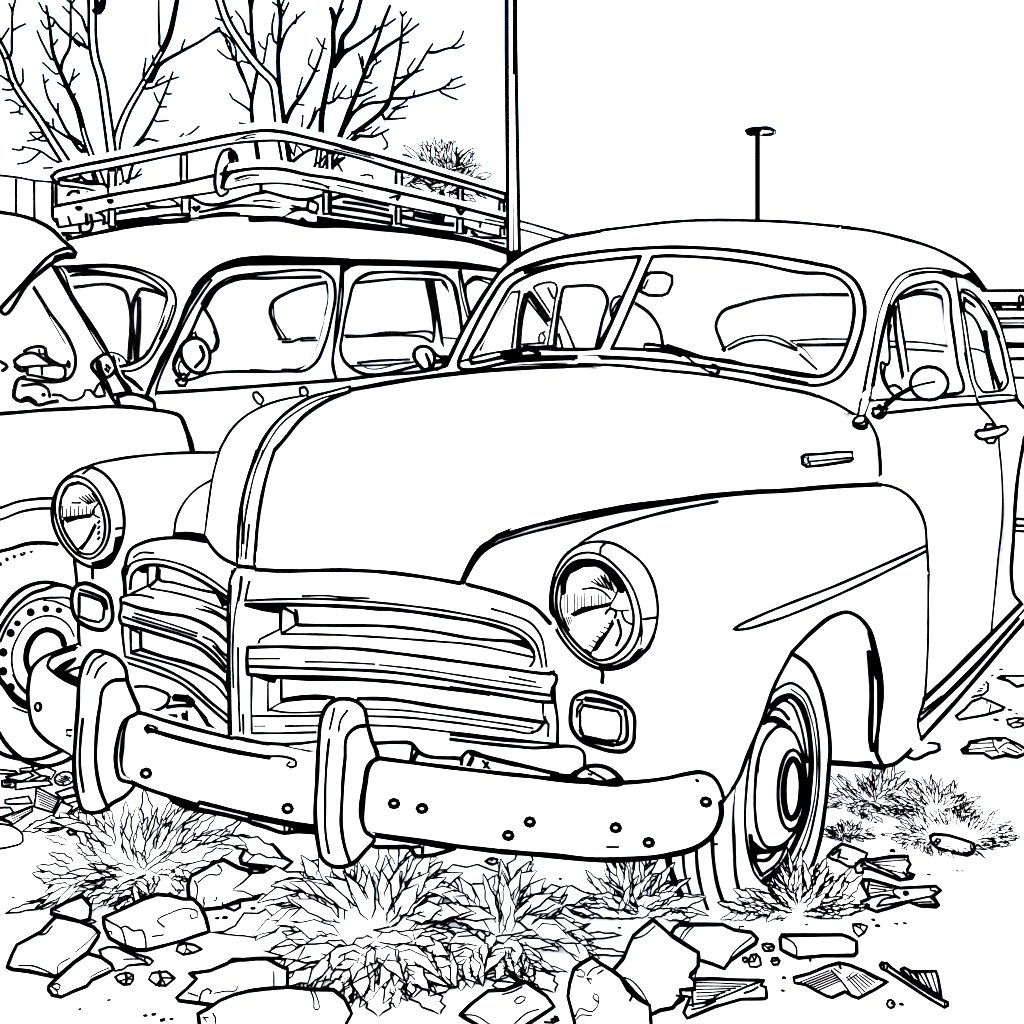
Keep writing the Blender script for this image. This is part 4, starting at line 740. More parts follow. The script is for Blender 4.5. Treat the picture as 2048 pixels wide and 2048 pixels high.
# roof rack: rails, posts, floor
rack = thing('roof_rack', 'metal roof rack with two rails and slatted floor on top of the station wagon', 'roof rack', (-1.3, 6.3, 2.2))
Z1, Z2, Z3 = ('z', 2.62), ('z', 2.45), ('z', 2.34)
part('top_rail', rack, [
    Seg('A', [(400, 1030), (320, 1010), (285, 975), (310, 950), (400, 925), (620, 880), (1000, 802), (1370, 730), (1460, 720), (1550, 727), (1700, 760), (1850, 797)], Z1, 8), Seg('D', [(746, 797), (1100, 895), (1400, 985), (1690, 1072)], Z1, 8),
    Seg('D', [(1690, 1108), (1500, 1045), (1100, 938), (860, 865), (650, 815)], Z1, 9), Seg('A', [(1754, 815), (1650, 790), (1550, 775), (1370, 780), (1000, 845), (600, 928), (400, 965), (325, 985), (400, 1000), (480, 1015)], Z1, 8)], thick=.04,
    lines=[('A', [(1300, 775), (1380, 745), (1410, 742)], 4), ('A', [(1340, 765), (1405, 757)], 4), ('D', [(740, 822), (960, 875)], 4), ('D', [(780, 820), (940, 862)], 3)])
part('end_rail', rack, [Seg('A', [(325, 985), (400, 1000), (480, 1015), (592, 1035), (592, 1052), (470, 1040), (400, 1030), (320, 1012), (325, 985)], ('d', 6.85), 6)], thick=.04)
part('lower_rail', rack, [
    Seg('A', [(290, 1140), (500, 1100), (620, 1075), (1000, 1010), (1200, 965), (1420, 930), (1560, 935), (1700, 965), (1850, 985)], Z2, 8), Seg('D', [(746, 985), (1080, 1060), (1300, 1110), (1690, 1210)], Z2, 8),
    Seg('D', [(1690, 1250), (1460, 1205), (1080, 1130), (730, 1055), (650, 1040)], Z2, 7), Seg('A', [(1754, 1040), (1560, 1010), (1430, 1012), (1200, 1055), (1000, 1085), (620, 1150), (290, 1195), (288, 1140)], Z2, 8)], thick=.04,
    lines=[('A', [(1300, 985), (1370, 965), (1430, 965)], 7), ('A', [(1300, 1000), (1380, 980)], 4), ('A', [(1670, 992), (1820, 1030)], 5), ('D', [(565, 990), (680, 1020), (710, 1040)], 5), ('D', [(760, 1022), (900, 1055)], 5), ('D', [(1050, 1090), (1100, 1080), (1090, 1100)], 8), ('D', [(1575, 1208), (1690, 1230)], 6), ('D', [(1420, 1150), (1440, 1180), (1460, 1155)], 10)] +
          [('A', ell(x, y, rx, 9), 8, True) for x, y, rx in ((436, 1147, 12), (608, 1108, 10))])
fl = part('rack_floor', rack, [
    Seg('A', [(300, 1195), (620, 1150), (1000, 1085), (1430, 1012), (1754, 1040)], {0: ('d', 7.1), -1: ('d', 6.6)}, 0), Seg('D', [(650, 1040), (1080, 1130), (1690, 1250)], {0: ('d', 6.6), -1: ('d', 8.1)}, 0),
    Seg('D', [(1690, 1360), (1400, 1290), (1050, 1240), (730, 1200), (600, 1240), (450, 1225)], {0: ('d', 8.1), -1: ('d', 6.5)}, 0), Seg('A', [(1550, 1225), (1050, 1215), (640, 1265), (370, 1320), (320, 1290), (300, 1195)], {0: ('d', 6.5), -1: ('d', 7.1)}, 0, True)], thick=.03,
    lines=[('A', [(640, 1180), (850, 1148), (1000, 1135)], 6), ('A', [(640, 1235), (800, 1205), (1000, 1185), (1050, 1190)], 7), ('A', [(640, 1255), (850, 1220), (1050, 1200)], 4), ('A', [(800, 1130), (820, 1112), (960, 1108), (985, 1125), (940, 1140), (810, 1135)], 6),
           ('A', [(1060, 1090), (1100, 1115), (1430, 1065), (1460, 1060)], 8), ('A', [(1440, 1020), (1440, 1055)], 8), ('A', [(1455, 1055), (1700, 1100), (1790, 1075)], 8), ('A', [(1395, 1110), (1450, 1105), (1560, 1125), (1660, 1145)], 5), ('A', [(1100, 1170), (1300, 1135), (1400, 1135), (1600, 1155), (1700, 1150)], 7),
           ('A', [(1100, 1200), (1260, 1180), (1320, 1185)], 10), ('A', [(1010, 1210), (1300, 1190), (1540, 1205)], 5), ('A', [(1070, 1145), (1080, 1160), (1100, 1140)], 10), ('A', [(1705, 1100), (1700, 1160), (1740, 1175), (1755, 1130), (1710, 1105)], 7), ('A', [(1560, 1200), (1640, 1160), (1700, 1160), (1750, 1180)], 6), ('A', [(1650, 1225), (1670, 1205), (1690, 1225)], 8),
           ('A', [(320, 1255), (450, 1235), (560, 1215)], 6), ('A', [(340, 1285), (440, 1285)], 6), ('A', [(310, 1205), (320, 1250)], 7), ('A', [(375, 1195), (390, 1240)], 6), ('A', [(475, 1180), (480, 1240)], 8), ('A', [(500, 1185), (510, 1230)], 7), ('A', [(540, 1170), (575, 1195), (570, 1240)], 7), ('A', [(440, 1240), (445, 1280), (500, 1270), (510, 1235)], 7), ('A', [(360, 1325), (640, 1260)], 8), ('A', [(340, 1300), (390, 1300), (360, 1320)], 6),
           ('D', [(725, 1100), (800, 1080), (900, 1100), (1040, 1130)], 10), ('D', [(790, 1115), (900, 1130), (1040, 1160)], 7), ('D', [(725, 1140), (900, 1165), (1060, 1195)], 9), ('D', [(720, 1180), (880, 1205), (1060, 1235)], 8), ('D', [(1060, 1195), (1060, 1235)], 6), ('D', [(1120, 1165), (1185, 1170), (1180, 1200), (1115, 1190)], 6), ('D', [(1110, 1200), (1250, 1225), (1400, 1245)], 7), ('D', [(1110, 1240), (1250, 1265), (1410, 1285)], 7),
           ('D', [(1190, 1180), (1230, 1190), (1280, 1200), (1330, 1210)], 14), ('D', [(1345, 1195), (1340, 1225), (1400, 1235)], 7), ('D', [(1460, 1250), (1550, 1280), (1660, 1305)], 6), ('D', [(1500, 1210), (1550, 1235), (1545, 1255)], 6), ('D', [(1480, 1310), (1690, 1315)], 7), ('D', [(1470, 1260), (1465, 1290)], 8), ('D', [(1500, 1280), (1530, 1300)], 7), ('D', [(1600, 1330), (1680, 1345)], 6)],
    fills=[('A', [(560, 1225), (780, 1195), (1000, 1215), (1550, 1215), (1700, 1240), (1550, 1232), (1050, 1225), (800, 1235), (640, 1262)]), ('A', [(1750, 1190), (1850, 1205), (1930, 1215), (1930, 1240), (1750, 1225)]), ('D', [(730, 1205), (1050, 1245), (1400, 1295), (1400, 1300), (1040, 1255), (700, 1225)]), ('A', [(650, 1160), (800, 1140), (800, 1150), (660, 1178)])])
posts = [('A', 618, 940, 1075, 40), ('A', 618, 1155, 1250, 36), ('A', 1015, 852, 1000, 34), ('A', 1025, 1090, 1180, 44), ('A', 1820, 845, 985, 30), ('D', 718, 845, 985, 28), ('D', 710, 1060, 1175, 26), ('D', 1098, 948, 1075, 34), ('D', 1095, 1140, 1235, 28), ('D', 1437, 1035, 1150, 26), ('D', 1435, 1205, 1290, 32), ('D', 1665, 1115, 1190, 26), ('D', 1668, 1260, 1300, 24), ('A', 300, 1010, 1140, 22), ('A', 1800, 1060, 1180, 30)]
for v, x, y0, y1, w in posts:
    P2 = [(x - w / 2, y0), (x + w / 2, y0), (x + w / 2, y1), (x - w / 2, y1)]
    d = 6.3 if v == 'A' and x < 900 else (5.75 if v == 'A' else 5.7 + (zz(v, [(x, 0)])[0][0] - 620) / 390 * 1.75)
    p = Patch(loop(v, P2, ('d', d), 6.5, True), thick=.02); p.mb.build('rack_post', rack)
part('rack_strap', rack, [loop('A', [(1190, 1040), (1188, 960), (1205, 880), (1235, 830), (1270, 820), (1295, 840), (1295, 940), (1260, 965), (1240, 1045), (1265, 1045), (1225, 1083), (1210, 1080)], ('d', 5.55), 7)], thick=.04, lines=[('A', [(1270, 840), (1275, 900), (1245, 930), (1235, 980), (1225, 1040)], 10), ('A', [(1260, 850), (1265, 880)], 5)], fills=[('A', [(1268, 840), (1295, 845), (1295, 945), (1262, 960), (1228, 1040), (1222, 1035), (1240, 915), (1262, 900)])])
mb = MB()
for pp in ([(370, 1110), (380, 1070), (400, 1055), (430, 1055)], [(430, 1050), (440, 1100)], [(480, 1060), (495, 1095)], [(395, 995), (440, 985)], [(440, 970), (480, 1000), (530, 1000)], [(510, 960), (520, 985)], [(520, 1070), (550, 1060), (560, 1080)], [(560, 1070), (590, 1065)]): stroke(mb, 'A', pp, ('d', 6.9), 8)
mb.build('rack_lashing', rack)
# ================================================================== truck at the left edge
trk = thing('work_truck', 'old truck at the left edge with slanted windscreen post and drilled wheel', 'truck', (-2.3, 4.5, 0))
T = ('d', 4.5)
part('cab_roof', trk, [Seg('A', [(-700, 1165), (0, 1172), (100, 1188), (190, 1215), (290, 1270), (350, 1330), (400, 1372), (420, 1400), (400, 1420)], T, 9), Seg('A', [(400, 1420), (380, 1385), (330, 1385), (270, 1415), (200, 1480), (120, 1570), (0, 1700)], T, 7), Seg('A', [(0, 1715), (-700, 1780), (-700, 1165)], T, 0, True)], thick=.05)
part('roof_visor', trk, [Seg('A', [(0, 1708), (120, 1575), (200, 1485), (270, 1415), (330, 1380), (395, 1372), (420, 1395), (410, 1420), (360, 1420), (290, 1450), (160, 1560), (10, 1725), (0, 1708)], ('d', 4.46), 8)], thick=.06, fills=[('A', [(190, 1540), (280, 1450), (300, 1410), (370, 1390), (420, 1395), (410, 1425), (360, 1425), (310, 1450), (190, 1545)])])
ti = Patch(_RawSeg([(p[0], p[1], 4.66) for p in resample_lin([np.array(k, float) for k in zz('B', [(-700, 640), (160, 450), (290, 360), (420, 760), (640, 1130), (-700, 1190), (-700, 640)])], 12)], 0), thick=.02)
q = ti.line
q('B', [(175, 465), (260, 600), (390, 790), (415, 860), (415, 920), (385, 980), (330, 1000), (230, 1000), (120, 985)], 8); q('B', [(185, 480), (260, 620), (362, 795)], 3)
q('B', [(130, 835), (170, 815), (250, 820), (255, 860), (290, 890), (370, 910), (380, 885), (380, 925)], 8); q('B', [(75, 890), (110, 860), (200, 850), (230, 870), (290, 905), (360, 915)], 8); q('B', [(75, 890), (90, 910), (220, 915), (360, 935), (360, 965), (150, 965)], 7); q('B', [(150, 920), (150, 960)], 7); q('B', [(230, 920), (232, 965)], 6); q('B', [(80, 915), (120, 945), (150, 940)], 8); q('B', [(0, 890), (40, 920), (10, 945)], 8)
q('B', [(140, 975), (100, 990), (80, 1040), (78, 1090), (110, 1110), (160, 1105), (200, 1130), (280, 1115), (320, 1110)], 9); q('B', [(120, 1025), (230, 1022), (265, 1045), (275, 1090)], 7); q('B', [(120, 1105), (150, 1090), (200, 1120)], 9); q('B', [(235, 1070), (245, 1080)], 9); q('B', [(290, 1075), (340, 1080), (380, 1105), (430, 1100), (460, 1080), (470, 1050), (500, 1050), (530, 1085), (580, 1080)], 7); q('B', [(520, 1060), (550, 1010), (580, 1070)], 7); q('B', [(215, 825), (220, 850), (245, 850)], 6)
ti.mb.build('dash_and_lining', trk)
g = Patch(_RawSeg([(p[0], p[1], 4.56) for p in resample_lin([np.array(k, float) for k in zz('B', [(-700, 650), (20, 620), (170, 460), (290, 365), (600, 860), (700, 1130), (-700, 1180), (-700, 650)])], 12)], 0), thick=.006, mi=2); g.mb.build('window_pane', trk)
part('windscreen_post', trk, [Seg('B', [(285, 365), (310, 365), (400, 520), (600, 840), (640, 930)], ('d', 4.48), 4), Seg('B', [(640, 930), (590, 870), (440, 630), (285, 365)], ('d', 4.48), 4)], thick=.04, fills=[('B', [(285, 360), (315, 365), (420, 550), (605, 840), (585, 850), (440, 630), (330, 450)])])
mb = MB(); p = Patch(loop('B', [(505, 910), (540, 870), (590, 850), (620, 880), (640, 930), (650, 960), (715, 1065), (680, 1075), (650, 1090), (665, 1145), (630, 1110), (590, 1040), (550, 980)], ('d', 4.44), 8), mb=mb, thick=.04,
    lines=[('B', [(550, 890), (560, 940), (590, 980), (620, 960), (640, 930)], 8), ('B', [(585, 910), (610, 930), (600, 950), (580, 930)], 7), ('B', [(540, 880), (535, 910), (600, 1020), (625, 1090)], 6), ('B', [(610, 840), (650, 850), (690, 880), (700, 900)], 5), ('B', [(625, 855), (640, 900)], 5), ('B', [(655, 870), (660, 895)], 5), ('B', [(640, 950), (710, 1070)], 9)]); mb.build('wing_mirror', trk)
part('cowl', trk, [Seg('B', [(650, 950), (740, 1000), (790, 1055), (720, 1000), (650, 950)], ('d', 4.5), 6)], thick=.03)
part('hood', trk, [Seg('B', [(-700, 1182), (0, 1180), (250, 1160), (480, 1148), (640, 1140), (860, 1160), (950, 1175), (990, 1190), (1030, 1270), (1060, 1350), (1068, 1395)], {0: T, -1: ('d', 4.4)}, 9), Seg('B', [(1068, 1395), (1000, 1600), (-700, 1600), (-700, 1182)], {0: ('d', 4.4), -1: T}, 0, True)], thick=.05,
     fills=[('B', [(970, 1165), (1000, 1185), (1045, 1280), (1078, 1385), (1045, 1390), (1020, 1290), (985, 1195)])], lines=[('B', [(630, 1075), (720, 1065), (780, 1085), (850, 1115)], 8)])
part('scuttle', trk, [Seg('B', [(640, 1140), (655, 1100), (640, 1075), (700, 1070), (760, 1075), (850, 1115), (855, 1150)], ('d', 4.5), 8), Seg('B', [(855, 1150), (750, 1150), (640, 1140)], ('d', 4.5), 0)], thick=.03)
part('front_fender', trk, [Seg('H', [(-700, 340), (0, 320), (100, 285), (200, 270), (300, 265)], T, 7), Seg('H', [(300, 265), (420, 300), (420, 700), (320, 520)], ('d', 4.5), 0, True), Seg('H', [(320, 520), (240, 512), (150, 518), (60, 545), (-700, 590)], ('d', 4.42), 9), Seg('H', [(-700, 590), (-700, 340)], T, 0, True)], thick=.06,
     lines=[('H', [(-20, 390), (0, 385), (120, 340), (200, 325), (290, 322)], 7)])
part('inner_arch', trk, [Seg('H', [(-700, 560), (60, 545), (200, 515), (330, 520), (430, 600), (440, 1100), (-700, 1100), (-700, 560)], ('d', 4.75), 0, True)], thick=.03,
     lines=[('H', ell(x, y, rx, 7, -15), 5, True) for x, y, rx in ((38, 604, 5), (78, 588, 4), (125, 572, 12), (172, 557, 4), (232, 540, 4), (0, 630, 6))])
tw = bpy.data.objects.new('wheel', None); C.objects.link(tw); tw.parent = trk
def twp(name, P2, d, w, m=None, **kw):
    p = Patch(loop('H', P2, ('d', d), w), **kw); o = p.mb.build(name, trk, m); o.parent = tw
twp('tyre', ell(250, 1237, 334, 508, 0), 4.5, 9, M['rubber'], thick=.05, lines=[('H', [(-60, 1630), (20, 1680), (120, 1705), (220, 1704), (340, 1662)], 9)])
twp('rim', [(320, 745), (430, 790), (470, 900), (480, 1100), (440, 1300), (330, 1420), (220, 1440), (100, 1400), (20, 1300), (-30, 1180), (-25, 1050), (20, 950), (90, 860), (180, 790), (250, 768)], 4.47, 8, thick=.04,
    lines=[('H', [(420, 860), (380, 820), (310, 815), (230, 820), (150, 850), (90, 900), (30, 990), (0, 1060)], 6), ('H', [(300, 835), (380, 870), (415, 890)], 5), ('H', [(240, 830), (300, 835), (400, 880)], 4),
           ('H', [(410, 1030), (380, 970), (330, 930), (270, 915), (200, 930), (140, 970), (100, 1030), (70, 1100), (65, 1180), (90, 1270), (140, 1330)], 5), ('H', [(70, 1240), (110, 1310), (150, 1350)], 5), ('H', [(0, 1270), (60, 1340), (150, 1400), (200, 1410)], 11), ('H', [(70, 1420), (150, 1450)], 5),
           ('H', [(355, 1080), (340, 1030), (300, 1000), (260, 992), (210, 1010), (165, 1060), (145, 1120), (145, 1180), (165, 1230)], 13), ('H', [(350, 1060), (310, 1010), (260, 1000), (215, 1015)], 3)] +
          [('H', ell(x, y, rx, ry), 9, True) for x, y, rx, ry in ((168, 896, 12, 12), (252, 877, 9, 9), (325, 885, 8, 6), (97, 957, 8, 6), (58, 1010, 12, 12), (18, 1118, 12, 14), (18, 1222, 12, 14), (60, 1310, 11, 14))])
# ================================================================== posts, fence, roof line
mb = MB(); px, d = 1028, 6.6
q = [(1020, -40), (1021, 100), (1023, 250), (1026, 400), (1029, 505)]
def strip(mb, qs, w0, w1, d, mi, off):
    """upright square bar following the line qs"""
    P = [pt(x, y, d - off) for x, y in qs]; mb.tube(P, [(w0 + (w1 - w0) * i / (len(P) - 1)) * .5 * d / F for i in range(len(P))], mi, 8)
low = (1032, 720 + F * EYE / d)
strip(mb, [(1021.5, -40), (1022, 100), (1024, 250), (1026, 400), (1027.5, 505), (1031, 720 + F * EYE / d)], 26, 32, d, 1, 0)
k_ = 14 * d / F
strip(mb, [(1021.5, -40), (1021.5, 100), (1022, 300), (1022.5, 500)], 7, 6, d, 0, k_); strip(mb, [(1027, 150), (1029.5, 350), (1031.5, 498)], 3, 7, d, 0, k_)  # white highlight strips painted along the camera side of the dark pole
o = mb.build('utility_pole', None); tag(o, 'tall thin dark pole standing behind the rounded car roof', 'pole')
mb = MB(); d = 6.9
mb.tube([pt(1515, 258, d), pt(1515, 440, d), pt(1515, 720 + F * EYE / d, d)], 5.3 * d / F, 1, 10)
p = Patch(loop('F', [(135, 195), (160, 182), (220, 175), (300, 176), (333, 195), (333, 215), (300, 230), (220, 225), (150, 222)], ('d', d), 3), mb=mb, thick=.05, fills=[('F', [(135, 195), (160, 182), (220, 175), (300, 176), (333, 195), (310, 198), (250, 192), (232, 208), (235, 228), (150, 222)])], lines=[('F', [(215, 185), (295, 184), (325, 200), (318, 215), (290, 222), (250, 222)], 6)])
o = mb.build('lamp_post', None); tag(o, 'slim black post with flat oval head rising above the rounded car roof', 'post')
fe = thing('board_fence', 'plain white board fence standing at the left edge behind the truck', 'fence', (-4.4, 10, 0))
part('fence_panel', fe, [Seg('A', [(-2600, 700), (-80, 958), (0, 968), (100, 980), (180, 995), (290, 1005)], ('d', 10), 5), Seg('A', [(290, 1005), (620, 1060), (620, 2900), (-2600, 2900), (-2600, 700)], ('d', 10), 0, True)], thick=.05, lines=[('A', [(88, 990), (88, 1175)], 6), ('A', [(188, 1000), (190, 1210)], 6)] + [('A', [(-12 - k * 100, 970 - k * 10), (-12 - k * 100, 2800)], 6) for k in range(24)])
sh = thing('shed', 'low building whose sloping roof edge shows right of the dark pole', 'shed', (.3, 13, 0))
part('roof', sh, [Seg('E', [(40, 100), (120, 118), (250, 155), (400, 202)], ('d', 13), 5), Seg('E', [(400, 202), (500, 240), (500, 300), (310, 218)], ('d', 13), 0, True), Seg('E', [(310, 218), (200, 185), (115, 162), (40, 140)], ('d', 12.95), 5)], thick=.4)
part('wall', sh, [Seg('E', [(40, 140), (115, 162), (310, 218), (500, 290), (500, 1400), (40, 1400), (40, 140)], ('d', 13.1), 0, True)], thick=.2)
fr = thing('slat_fence', 'horizontal slat fence seen at the right edge behind the rounded car', 'fence', (4.3, 9.5, 0))
part('slat_panel', fr, [Seg('F', [(1500, 1228), (1932, 1228), (4200, 1228)], ('d', 9.5), 7), Seg('F', [(4200, 1228), (4200, 3500), (1500, 3500), (1500, 1228)], ('d', 9.5), 0, True)], thick=.06,
     lines=[('F', [(1700, y), (4190, y + dy * 6)], w) for y, dy, w in ((1308, 0, 6), (1348, 0, 7), (1408, -6, 7), (1435, 0, 4), (1460, 0, 9), (1580, 0, 15), (1668, -4, 8), (1786, 4, 7), (1320, -2, 5))] + [('F', ell(1912, 1285, 14, 28), 6, True), ('F', [(1890, 1330), (1900, 1340), (1910, 1320)], 6), ('F', [(1735, 1325), (1790, 1335)], 6)])
part('slat_board', fr, [loop('F', [(1500, 1560), (4200, 1560), (4200, 1605), (1500, 1605)], ('d', 9.4), 9, True)], thick=.03, fills=[('F', [(1510, 1562), (4190, 1562), (4190, 1602), (1510, 1602)])])
# ================================================================== bare trees, bush
def branch(mb, view, pts, d, w0, w1, core=False, lw=7, known=None, drift=0.0, fresh=None):
    """tapering limb; a side limb starts at the nearest point of the limbs already there and leans off in depth"""
    Z = zz(view, pts); rev = False; cl = None
    if known:
        near = lambda p: min(known, key=lambda q: (q[0] - p[0]) ** 2 + (q[1] - p[1]) ** 2)
        a, b = near(Z[0]), near(Z[-1])
        da, db = math.dist(a[:2], Z[0]), math.dist(b[:2], Z[-1])
        if db < da: rev = True; a = b; Z = Z[::-1]
        if math.dist(a[:2], Z[0]) > 1: Z = [a[:2]] + Z
        else: Z = [a[:2]] + Z[1:]
        d = a[2]; cl = a[3] if a[3] is not None else fresh(); mb = cl
    P = smooth([(x, y) for x, y in Z], 9); n = len(P)
    dd = [d + drift * (i / max(1, n - 1)) ** .8 for i in range(n)]
    wid = [w0 + (w1 - w0) * i / max(1, n - 1) for i in range(n)]
    if rev: wid = wid[::-1]
    mb.tube([pt(p[0], p[1], q) for p, q in zip(P, dd)], [.5 * a * q / F for a, q in zip(wid, dd)], 1, 7)
    if core:                                        # painted white highlight strip on the camera side of thick limbs, between dark edges
        k = [i for i in range(n) if wid[i] > lw * 2 + 1.5]
        if len(k) > 2:
            r = [max(.5 * (wid[i] - lw * 2) * d / F, .002) for i in k]
            mb.tube([pt(P[i][0], P[i][1], dd[i] - .5 * wid[i] * d / F * .9) for i in k], r, 0, 7)
    return [(p[0], p[1], q, cl) for p, q in zip(P, dd)]
def tree(label, stems, twigs, d, base, name='bare_tree'):
    t = thing(name, label, 'tree', (base[0], base[1], 0), 'bare trees behind the wagon')
    mb = MB(); K = []; random.seed(len(label))
    for n, s in enumerate(stems): K += branch(mb, s[0], s[1], d, s[2], s[3], True, s[4] if len(s) > 4 else 7, None, (0, .5, -.4, .3)[n])
    mb.build('trunk', t, M['bark'])
    cl = []
    def fresh(): cl.append(MB()); return cl[-1]
    for s in sorted(twigs, key=lambda q: -q[2]): K += branch(None, s[0], s[1], d, max(s[2] * 1.15, 5.6), max(s[3], 4.8), False, 7, K, random.uniform(-.5, .5), fresh)
    for m in cl: m.build('branch', t, M['bark'])
GY = lambda d: (720 + F * EYE / d)
d = 10.0
tree('bare tree with fanned out branches above the left end of the roof rack', [
    ('A', [(650, 3000), (650, 1250), (645, 1050), (620, 860), (590, 640), (555, 420), (525, 320), (512, 220), (510, 60), (505, -60)], 30, 20, 7),
    ('A', [(660, 1000), (640, 830), (655, 740), (700, 620), (780, 480), (860, 340), (930, 210), (965, 70), (985, -40)], 22, 10, 6),
    ('A', [(650, 1250), (520, 900), (470, 760), (420, 580), (380, 500), (335, 400), (295, 300), (275, 150), (255, 30)], 20, 6, 6),
    ('A', [(645, 1350), (400, 950), (290, 780), (210, 650), (130, 540), (75, 450), (35, 320), (-20, 210)], 26, 17, 7)], [
    ('A', [(520, 60), (525, -60)], 9, 8), ('A', [(545, 60), (575, -20)], 16, 12),
    ('A', [(700, 850), (770, 780), (850, 650), (890, 560), (930, 460), (955, 395)], 9, 4), ('A', [(745, 845), (800, 770), (900, 785), (1000, 765), (1060, 730), (1100, 695)], 6, 4), ('A', [(985, 765), (1015, 735)], 4, 3), ('A', [(850, 660), (930, 665)], 5, 4), ('A', [(890, 590), (920, 590)], 4, 4), ('A', [(885, 575), (850, 510)], 5, 3), ('A', [(925, 520), (945, 518)], 4, 4),
    ('A', [(805, 490), (870, 470), (940, 440), (985, 425)], 6, 3), ('A', [(860, 465), (910, 420)], 4, 3), ('A', [(810, 450), (805, 320)], 6, 3), ('A', [(850, 350), (842, 305)], 4, 3), ('A', [(820, 450), (880, 360), (1000, 285), (1110, 225), (1215, 150)], 9, 5), ('A', [(1000, 280), (1020, 220)], 5, 3),
    ('A', [(890, 270), (880, 200), (876, 90), (876, -20)], 6, 4), ('A', [(860, 330), (900, 290)], 4, 3),
    ('A', [(515, 280), (450, 245), (400, 210), (330, 150), (270, 90)], 8, 4), ('A', [(500, 280), (455, 215), (425, 180), (400, 210), (440, 260)], 4, 3), ('A', [(335, 400), (345, 340), (385, 260), (390, 190), (390, 80), (390, -20)], 7, 4), ('A', [(390, 80), (345, 35)], 4, 3), ('A', [(500, 190), (450, 90), (395, 20), (420, -10)], 7, 4), ('A', [(395, 20), (370, 0)], 4, 3), ('A', [(255, 75), (215, 15)], 5, 3), ('A', [(290, 145), (300, 120)], 4, 4), ('A', [(260, 160), (225, 112)], 4, 3), ('A', [(300, 245), (318, 218)], 4, 3),
    ('A', [(300, 330), (245, 260), (225, 220), (205, 170)], 6, 3), ('A', [(330, 405), (235, 345)], 5, 3), ('A', [(380, 490), (400, 420), (410, 380)], 5, 3), ('A', [(395, 445), (440, 405)], 4, 3), ('A', [(375, 495), (318, 455)], 4, 3), ('A', [(405, 545), (415, 515)], 4, 4),
    ('A', [(470, 835), (380, 740), (320, 630), (265, 540), (245, 460), (238, 410)], 8, 4), ('A', [(245, 460), (268, 438)], 4, 3), ('A', [(320, 630), (320, 570)], 4, 4), ('A', [(380, 740), (450, 785)], 5, 4), ('A', [(460, 830), (350, 745), (260, 685), (230, 660)], 8, 4), ('A', [(298, 705), (292, 655)], 4, 3),
    ('A', [(380, 915), (290, 880), (225, 835), (125, 810)], 6, 3), ('A', [(225, 835), (150, 895), (95, 905)], 4, 3), ('A', [(125, 825), (68, 822)], 4, 3), ('A', [(360, 920), (240, 928)], 5, 3), ('A', [(240, 745), (165, 730)], 3, 3), ('A', [(255, 778), (205, 768), (162, 732)], 4, 3), ('A', [(240, 748), (205, 768), (150, 778)], 5, 3),
    ('A', [(75, 465), (0, 415)], 7, 5), ('A', [(115, 470), (125, 380)], 5, 3), ('A', [(130, 590), (55, 550), (28, 555)], 5, 3), ('A', [(15, 493), (65, 495)], 5, 3), ('A', [(58, 622), (108, 612)], 4, 3), ('A', [(108, 628), (125, 630)], 3, 3),
    ('A', [(40, 320), (65, 200), (70, 60), (90, -20)], 6, 5), ('A', [(0, 230), (50, 155)], 5, 4), ('A', [(75, 165), (140, 132)], 5, 4), ('A', [(70, 75), (50, 20)], 5, 3), ('A', [(270, 680), (235, 665)], 4, 3),
    ('A', [(665, 1060), (730, 920), (760, 850)], 8, 6), ('A', [(690, 1000), (740, 985), (782, 960)], 4, 3), ('A', [(720, 985), (780, 930)], 4, 3)], d, (-3.45, 10.0))
